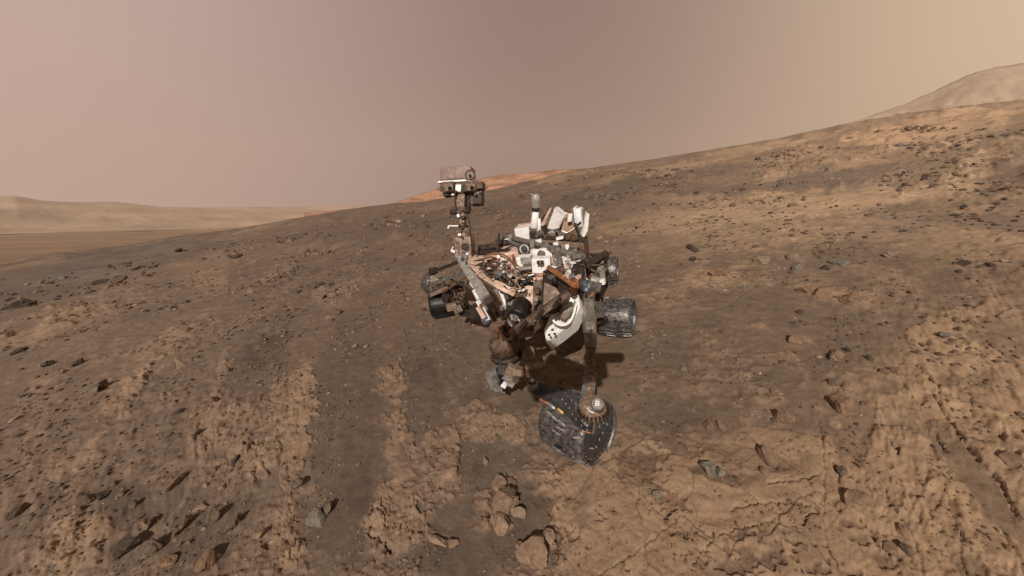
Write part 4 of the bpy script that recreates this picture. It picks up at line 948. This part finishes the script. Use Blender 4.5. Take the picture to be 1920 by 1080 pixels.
bar('drill_plate', (986, 636, .44), (993, 678, .34), 24, .05, BROWNL, label='dusty brown drill support plate', rib=False); rod('drill_cylinder', (986, 690, .32), (1016, 682, .34), 24, BROWNL, 20); rod('drill_tip', (1012, 683, .34), (1022, 681, .34), 15, GREY, 12)
blk('drill_foot', 996, 700, .28, 16, 12, .06, BROWN)

# ---- the rest of the robotic arm: the turret head that carries the camera, just behind the viewpoint
def shadow_src(px, py, dist):
    p = Q(px, py, 0); return p-SUN_TRAVEL*dist
for (px, py, w_, hh, dist, m) in ((1068, 690, .50, .14, 4.5, BROWN), (1062, 722, .62, .12, 4.6, GREY), (1035, 705, .22, .22, 4.7, GREY)):
    c = shadow_src(px, py, dist); Rt = Matrix.Rotation(R_({1068: 24, 1062: -14, 1035: 35}[px]), 3, YV); MB().box(c, Rt@XV*w_/2, YV*.12, Rt@ZV*hh/2).build('camera_turret', m, rover, .02)
c0 = shadow_src(1100, 672, 4.5); MB().tube(c0-XV*.02, c0+XV*.35, .07, .06, 18).build('turret_tool', GREY, rover, 0)
c0 = shadow_src(1120, 690, 4.5); MB().tube(c0-ZV*.10, c0+ZV*.10, .10, .09, 18).build('turret_tool', BROWN, rover, 0)
c0 = shadow_src(1165, 668, 4.5); MB().tube(c0-XV*.2, c0+XV*.02, .03, .05, 14).build('turret_tool', GREY, rover, 0)
c0 = shadow_src(1010, 690, 4.5); MB().tube(c0, c0-XV*.5+ZV*.75-YV*.5, .07, .08, 18).build('forearm', BROWNL, rover, 0)

#ROCKS
# ------------------------------------------------------------------ loose stones
_vt = None
def ico(sub):
    import bmesh
    b = bmesh.new(); bmesh.ops.create_icosphere(b, subdivisions=sub, radius=1)
    v = np.array([x.co[:] for x in b.verts]); f = np.array([[q.index for q in p.verts] for p in b.faces]); b.free(); return v, f
ICO = {1: ico(1), 2: ico(2), 3: ico(3), 4: ico(4)}
def stone_verts(seed, sub, cuts=11):
    r = np.random.RandomState(seed); v = ICO[sub][0].copy()
    for _ in range(cuts):
        n_ = r.randn(3); n_ /= np.linalg.norm(n_); d = r.uniform(.38, .8); k = v@n_; v = v-np.outer(np.maximum(k-d, 0), n_)
    if sub > 2:
        q = v*2.3+seed*1.7
        v = v*(1+.22*fbm(q[:, 0]+q[:, 2]*.6, q[:, 1]-q[:, 2]*.7, 5, seed % 50, .65))[:, None]
    return v
def stone_mat(name, c1, c2, sc=30):
    m = paint(name, c1, c2, .92, 0, sc, .35, .65, .6, .15); return m
S_TAN = stone_mat('tan_bedrock_stone', (.14, .092, .062), (.27, .172, .11)); S_BRN = stone_mat('brown_stone', (.085, .060, .045), (.17, .12, .088))
S_GRY = stone_mat('grey_stone', (.12, .102, .083), (.22, .19, .155)); S_DRK = stone_mat('dark_stone', (.050, .038, .030), (.105, .078, .058)); S_PAL = stone_mat('pale_stone', (.17, .12, .085), (.30, .215, .155))
def stone(name, px, py, w, hh, mat, label, cat='rock', group=None, rot=0, deep=None, seed=0, sub=4, sink=.25, tilt=0):
    """w, hh: size in photo pixels; laid on the ground where that pixel's line of sight meets it"""
    p = G(px, py); D = (p-CAM).dot(Vector((0, cp, -sp))); m = D/F
    slope = math.atan2(CH-p.z, math.hypot(p.x, p.y)); vis = max(.25, math.sin(slope+.17))
    ax_ = w*m/2; ay_ = (deep if deep else hh)*m/2/vis*.8; az_ = min(ax_, ay_)*.5+.2*hh*m
    if name == 'broken_rock': az_ *= .55
    if abs(rot) > 20: ax_, ay_ = ax_, min(ay_, ax_)
    v = stone_verts(seed+17, sub)*np.array([ax_, ay_, az_])
    c_, s_ = math.cos(R_(rot)), math.sin(R_(rot)); R = np.array([[c_, -s_, 0], [s_, c_, 0], [0, 0, 1]]); v = v@R.T
    v[:, 2] += v[:, 0]*GXs+v[:, 1]*GYs
    me = bpy.data.meshes.new(name); me.from_pydata(v.tolist(), [], ICO[sub][1].tolist()); me.materials.append(mat)
    o = bpy.data.objects.new(name, me); COL.objects.link(o); o.location = (p.x, p.y, hz(p.x, p.y)+az_*(.5-sink*.8))
    o['label'] = label; o['category'] = cat
    if group: o['group'] = group
    return o
S_SLB = stone_mat('pale_tan_slab', (.16, .105, .072), (.31, .205, .138), 22)
ROCKS = [
 ('flat_stone', 1328, 884, 30, 34, S_GRY, 'smooth grey wedge of stone, palest of the loose rocks right of the front wheel', 30),
 ('flat_stone', 1350, 889, 12, 18, S_GRY, 'small grey chip touching the right side of the pale grey wedge stone', 10),
 ('boulder', 1897, 871, 28, 28, S_TAN, 'rounded knobbly tan boulder beside the long dark crack near the right edge', 0),
 ('rock', 1562, 671, 26, 22, S_TAN, 'tan egg-shaped rock with a black shadow on its left, on brown sand', -30),
 ('rock', 1589, 661, 15, 10, S_DRK, 'small dark oval rock just right of the tan egg-shaped rock', -25),
 ('rock', 1629, 676, 15, 12, S_DRK, 'small dark angular rock, rightmost of the row of three on brown sand', -40),
 ('rock', 1571, 641, 10, 6, S_BRN, 'tiny brown rock at the top of the row of three dark rocks', -20),
 ('rock', 1513, 549, 26, 15, S_TAN, 'tan rock with dark left end, leftmost of the raised ledge on brown sand', 0),
 ('flat_rock', 1540, 553, 44, 15, S_TAN, 'long flat tan slab joined to the dark-ended rock on its left', -10),
 ('flat_rock', 1602, 563, 34, 14, S_TAN, 'flat tan slab at the right end of the ledge on brown sand', 12),
 ('flat_rock', 1621, 557, 24, 6, S_PAL, 'thin pale sliver leaning above the right ledge slab', -35),
 ('rock', 1575, 563, 9, 14, S_TAN, 'narrow upright tan rock between the two ledge slabs', 0),
 ('flat_rock', 1496, 640, 56, 15, S_TAN, 'long tapered tan slab pointing right, above the pitted slab', -18),
 ('flat_rock', 1478, 671, 40, 18, S_TAN, 'pitted brown-tan slab slanting down right, below the tapered slab', -38),
 ('pitted_rock', 1577, 768, 40, 34, S_TAN, 'rough pitted tan rock with many holes beside the sandy hollow', -30),
 ('rock', 1562, 723, 20, 16, S_BRN, 'brown jagged rock just above the rough pitted rock', 40),
 ('rock', 1627, 765, 26, 10, S_TAN, 'smooth low tan rock right of the rough pitted rock', -10),
 ('pitted_rock', 1610, 944, 44, 28, S_TAN, 'pitted tan half-round rock on sand in the lower right bedrock', 12),
 ('rock', 1614, 882, 12, 14, S_TAN, 'small round tan rock with a black shadow hole, above the half-round rock', 0),
 ('rock', 1578, 890, 16, 18, S_BRN, 'dark broken rock left of the small round rock with the shadow hole', 30),
 ('rock', 1433, 860, 24, 38, S_TAN, 'upright oval tan rock standing between sand and the cracked plate', 0),
 ('rock', 1434, 888, 14, 16, S_TAN, 'small round rock at the foot of the upright oval rock', 0),
 ('rock', 1328, 803, 13, 26, S_TAN, 'narrow upright tan rock, left one of the pair on grey sand', 5),
 ('rock', 1349, 801, 12, 20, S_TAN, 'narrow tan rock, right one of the pair on grey sand', 0),
 ('rock', 1466, 790, 26, 30, S_TAN, 'smooth wide tan rock above the upright oval rock', 20),
 ('broken_rock', 1294, 842, 30, 14, S_TAN, 'long lumpy tan ridge stone above the grey wedge stone', -40),
 ('rock', 1680, 704, 14, 14, S_TAN, 'rounded tan rock, right of two on the sand below the dark angular rock', 0),
 ('rock', 1657, 700, 20, 10, S_TAN, 'flat tan rock, left of two on the sand below the dark angular rock', 0),
 ('broken_rock', 948, 945, 44, 70, S_TAN, 'tall broken tan slab standing out of dark sand below the front wheel', 15),
 ('broken_rock', 958, 930, 34, 34, S_BRN, 'brown broken block leaning on the upper part of the tall tan slab', -20),
 ('broken_rock', 940, 990, 34, 40, S_TAN, 'lower tan block under the white-veined stone', 0),
 ('veined_stone', 970, 965, 34, 20, S_PAL, 'white-veined crumbly stone between the tall slab and the right slab', -35),
 ('veined_stone', 953, 991, 20, 10, S_PAL, 'small white-veined chip at the foot of the tall tan slab', 30),
 ('broken_rock', 1000, 1040, 46, 64, S_TAN, 'large tan slab at the bottom edge, right of the dark sand', 12),
 ('broken_rock', 1030, 1015, 26, 44, S_TAN, 'narrow tan slab with a dark crack on its right side', -32),
 ('broken_rock', 975, 1030, 16, 44, S_PAL, 'thin pale upright slab edge left of the large bottom slab', 25),
 ('broken_rock', 941, 908, 24, 26, S_TAN, 'small cracked tan slab, topmost of the broken slabs in dark sand', -20),
 ('rock', 909, 866, 12, 17, S_PAL, 'small pale upright pebble alone on dark sand', 10),
 ('rock', 848, 1019, 22, 18, S_TAN, 'tan rock with a black shadow on its right, left of the dark sand swirl', -15),
 ('broken_rock', 815, 1012, 46, 16, S_TAN, 'curved low tan slab leading to the tan rock with the black shadow', -28),
 ('rock', 392, 755, 24, 14, S_PAL, 'pale lump with a dark underside on the left slope', 20),
 ('rock', 368, 815, 10, 16, S_GRY, 'small upright grey rock on the left slope', 0),
 ('rock', 403, 880, 12, 10, S_BRN, 'small brown rock at the edge of bedrock, above the pair of round pebbles', 0),
 ('rock', 386, 910, 11, 11, S_PAL, 'round pale pebble, left of a pair on the left slope', 0),
 ('rock', 417, 912, 11, 12, S_PAL, 'round pale pebble, right of a pair on the left slope', 0),
 ('rock', 332, 903, 14, 36, S_TAN, 'long upright tan stone left of the pair of round pebbles', -8),
 ('rock', 373, 953, 28, 10, S_PAL, 'flat pale lens-shaped stone on grey sand at the lower left', 18),
 ('rock', 443, 858, 10, 14, S_DRK, 'small black rock on the left slope beside the bright bedrock strip', 0),
 ('rock', 142, 684, 18, 12, S_DRK, 'round dark rock, largest of three dark spots on the left slope', 15),
 ('rock', 92, 683, 18, 9, S_DRK, 'flat dark rock left of the round dark rock on the left slope', 10),
 ('rock', 42, 660, 12, 14, S_DRK, 'dark upright rock near the left edge, leftmost of three dark spots', 0),
 ('rock', 556, 915, 22, 18, S_BRN, 'brown clustered rock on sand right of the bedrock strip foot', 25),
 ('boulder', 590, 975, 40, 34, S_GRY, 'large grey rough boulder with a dark right side at the bottom', 0),
 ('boulder', 612, 958, 22, 26, S_BRN, 'brown boulder on the upper right shoulder of the large grey boulder', 10),
 ('rock', 404, 972, 24, 36, S_BRN, 'brown layered rock leaning right, left one of two layered rocks', -25),
 ('rock', 434, 985, 24, 36, S_BRN, 'brown layered rock with a black right side, right one of two layered rocks', -20),
 ('rock', 278, 985, 20, 28, S_TAN, 'tan wedge-shaped rock in the lower left rubble', 10),
 ('rock', 249, 948, 14, 28, S_BRN, 'narrow dark-sided rock above the tan wedge-shaped rock', -30),
 ('rock', 347, 985, 18, 36, S_TAN, 'T-shaped tan rock in the lower left rubble', 0),
 ('rock', 312, 1060, 30, 34, S_TAN, 'curved pale brown rock by the bottom edge, left of the faceted rock', -30),
 ('rock', 387, 1060, 38, 46, S_TAN, 'large faceted tan rock rising at the bottom edge', 10),
 ('rock', 240, 1030, 36, 40, S_DRK, 'dark broken rock cluster at the bottom left', 0),
 ('rock', 285, 1030, 40, 26, S_BRN, 'long brown slab with a sharp upper edge, right of the dark broken cluster', 35),
 ('rock', 41, 960, 16, 28, S_BRN, 'brown rock with a dark hole near the lower left corner', -15),
 ('rock', 160, 945, 34, 18, S_BRN, 'brown ledge fragment in the left rubble', 35),
 ('rock', 190, 935, 16, 16, S_DRK, 'small dark rock at the right end of the brown ledge fragment', 0),
 ('rock', 490, 1035, 18, 18, S_TAN, 'small tan rock right of the large faceted rock', 0),
 ('rock', 485, 1010, 20, 20, S_TAN, 'tan tilted rock above the small tan rock at the bottom', -35),
 ('rock', 192, 727, 22, 28, S_BRN, 'grey-brown outcrop block on the left slope with dark crevices', -30),
 ('rock', 178, 737, 16, 20, S_GRY, 'grey outcrop block joined to the left of the grey-brown one', -30),
 ('rock', 185, 529, 26, 8, S_DRK, 'dark layered ledge rock on the far left skyline of bedrock', 18),
 ('rock', 220, 525, 26, 7, S_BRN, 'brown layered ledge rock right of the dark ledge rock', 18),
 ('rock', 30, 578, 34, 12, S_DRK, 'wide dark ledge rock at the left edge below the grey plain', 20),
 ('rock', 60, 572, 16, 8, S_DRK, 'small dark ledge rock right of the wide one at the left edge', 15),
 ('rock', 275, 520, 12, 5, S_DRK, 'tiny dark rock alone on brown ground on the upper left', 0),
 ('rock', 300, 585, 9, 6, S_DRK, 'tiny dark rock on the left slope below the yellow sand', 0),
 ('rock', 600, 532, 14, 6, S_DRK, 'small flat dark rock on smooth sand, upper centre left', 0),
 ('rock', 336, 472, 14, 7, S_DRK, 'dark rock on the upper left brow of the slope', 0),
 ('rock', 445, 487, 16, 8, S_DRK, 'dark rock cluster on the grey patch of the upper left slope', 20),
 ('rock', 1297, 467, 14, 12, S_DRK, 'small pointed dark rock behind the rover on its right', 0),
 ('rock', 1300, 489, 14, 6, S_DRK, 'flat dark rock below the small pointed dark rock', 0),
 ('flat_rock', 1430, 493, 32, 8, S_PAL, 'pale slanting slab left of the scattered pale slabs', 14),
 ('flat_rock', 1481, 484, 22, 9, S_PAL, 'short pale slab, upper middle of the scattered pale slabs', -8),
 ('flat_rock', 1500, 505, 22, 9, S_GRY, 'grey oval slab below the short pale slab', 0),
 ('flat_rock', 1572, 498, 24, 10, S_GRY, 'grey slab, rightmost of the scattered pale slabs', -12),
 ('flat_rock', 1350, 518, 34, 12, S_TAN, 'wide tan slab left of the scattered pale slabs', 6),
 ('flat_rock', 1335, 533, 36, 5, S_PAL, 'thin pale slab under the wide tan slab', -12),
 ('flat_rock', 1680, 482, 34, 8, S_PAL, 'pale wedge slab casting a black line, upper right slope', -16),
 ('rock', 1545, 507, 14, 12, S_DRK, 'dark notch rock left of the rightmost grey slab', -30),
 ('rock', 1800, 500, 16, 10, S_DRK, 'dark rock on the right slope, left of the small pale one', 0),
 ('rock', 1878, 497, 12, 9, S_PAL, 'small pale rock near the right edge above the bedrock', -30),
 ('rock', 1822, 610, 18, 14, S_TAN, 'tan notched rock on the right bedrock slope', -35),
 ('rock', 1770, 635, 20, 14, S_GRY, 'grey stack of chips on the right slope', -40),
 ('rock', 1890, 1038, 12, 10, S_TAN, 'small tan rock by the lower right corner', 0),
 ('rock', 1342, 1018, 10, 14, S_PAL, 'tiny pale pebble at the crossing of two cracks in the plate', 0),
 ('rock', 1228, 938, 22, 14, S_GRY, 'flat grey chip set in the cracked plate below the wheel', 0),
 ('rock', 1282, 692, 14, 12, S_GRY, 'small grey rock right of the rover shadow', 0),
 ('rock', 1700, 1035, 22, 22, S_BRN, 'brown broken rock in the crack near the bottom right', 20),
 ('rock', 1670, 1030, 18, 18, S_TAN, 'tan lump left of the brown broken rock near the bottom right', -20),
 ('rock', 1695, 1000, 22, 20, S_TAN, 'square tan lump above the brown broken rock', 0),
]
for i, (nm, px, py, w, hh, m, lab, rot) in enumerate(ROCKS):
    if nm == 'broken_rock' and m is S_TAN: m = S_SLB
    big = 1.45 if nm == 'broken_rock' else 1.15
    stone(nm, px, py, w*big, hh*big, m, lab, rot=rot, seed=i*13, sink=-.05 if nm in ('broken_rock', 'flat_stone') else .15)
# groups of small look-alike stones lying together
CLUST = [
 ('small brown stone in the rubble field left of the rover', 'stones of the rubble field left of the rover', 560, 590, 120, 60, -40, 34, (7, 14), [S_BRN]),
 ('small dark stone on the rocky rise near the right edge', 'dark stones on the rise near the right edge', 1850, 400, 80, 40, 20, 26, (6, 11), [S_DRK]),
 ('small grey stone of the outcrop on the far right hill', 'stones of the far right outcrop', 1640, 268, 110, 16, -14, 24, (5, 9), [S_GRY]),
 ('small brown stone strewn on the upper right slope', 'stones strewn on the upper right slope', 1580, 465, 130, 26, 20, 26, (5, 10), [S_BRN]),
 ('small angular stone in the lower left rubble', 'stones of the lower left rubble', 230, 965, 210, 60, 5, 40, (9, 20), [S_BRN]),
 ('small tan stone scattered at the bottom centre left', 'stones at the bottom centre left', 740, 1020, 90, 40, 0, 22, (8, 18), [S_TAN]),
 ('small brown stone on the right bedrock slope', 'stones of the right bedrock slope', 1720, 610, 110, 60, 40, 32, (6, 13), [S_BRN]),
 ('small dark stone on the left brow of the slope', 'stones on the left brow of the slope', 180, 535, 160, 14, -17, 22, (5, 11), [S_DRK]),
]
rc = random.Random(3)
for ci, (lab, grp, cx, cy, rx, ry, ang, nn, (a, b), ms) in enumerate(CLUST):
    for k in range(nn):
        t = rc.uniform(0, 6.283); q = math.sqrt(rc.random()); u = rx*q*math.cos(t); v = ry*q*math.sin(t)
        c_, s_ = math.cos(R_(ang)), math.sin(R_(ang))
        px = cx+u*c_-v*s_; py = cy+u*s_+v*c_
        if px > 1915 or px < 5 or py > 1075: continue
        w = rc.uniform(a, b); stone('small_stone', px, py, w, w*rc.uniform(.4, .8), ms[0], lab, 'rock', grp, rot=rc.uniform(-60, 60), seed=ci*50+k % 12, sub=2)
# gravel nobody could count
def gravel():
    rs = np.random.RandomState(9); n = 42000
    u = rs.uniform(-1.0, 1.0, n); r = np.exp(rs.uniform(math.log(.75), math.log(34), n))
    x = r*np.sin(u*1.1); y = r*np.cos(u*1.1)
    dens = fbm(np.arctan2(x, y)*9, np.log(r)*5, 4, 201); U, V = chart(x, y)
    keep = (dens+rs.uniform(-.22, .22, n) > .03+.10*sst(6, 16, r))
    x = x[keep]; y = y[keep]; r = r[keep]; n = len(x)
    z, rk = terrain(x, y)[:2]
    size = r*np.exp(rs.uniform(math.log(.0012), math.log(.0060), n))*np.where(rs.rand(n) < .08, 1.8, 1)
    base_v = [stone_verts(300+k, 1, 5) for k in range(8)]; f = ICO[1][1]; nv = len(base_v[0])
    P = np.zeros((n, nv, 3)); C = np.zeros((n, nv, 3))
    kk = rs.randint(0, 8, n)
    an = rs.uniform(0, 6.28, n); c_, s_ = np.cos(an), np.sin(an); el = rs.uniform(.5, 1, n)
    for k in range(8):
        m = kk == k; v = base_v[k][None]*np.stack([size, size*el, size*.55], 1)[m][:, None, :]
        X_ = v[..., 0]*c_[m][:, None]-v[..., 1]*s_[m][:, None]; Y_ = v[..., 0]*s_[m][:, None]+v[..., 1]*c_[m][:, None]
        P[m] = np.stack([X_+x[m][:, None], Y_+y[m][:, None], v[..., 2]+(z[m]+size[m]*.2)[:, None]+X_*GXs+Y_*GYs], 2)
    pal = np.array([(.10, .072, .054), (.15, .105, .075), (.06, .045, .036), (.22, .15, .10), (.14, .12, .10), (.30, .23, .17)])
    ci = rs.choice(6, n, p=[.3, .28, .2, .12, .07, .03]); pc_ = pal[ci]; tan_ = np.array((.24, .158, .105))*rs.uniform(.55, 1.1, n)[:, None]; pc_ = np.where((rk > .45)[:, None], .35*pc_+.65*tan_, pc_*1.15); C[:] = pc_[:, None, :]
    F_ = (f[None]+(np.arange(n)*nv)[:, None, None]).reshape(-1, 3)
    me = npmesh('gravel', P.reshape(-1, 3), F_, C.reshape(-1, 3), smooth=False); me.materials.append(MG)
    o = bpy.data.objects.new('gravel', me); COL.objects.link(o); o['kind'] = 'stuff'
gravel()
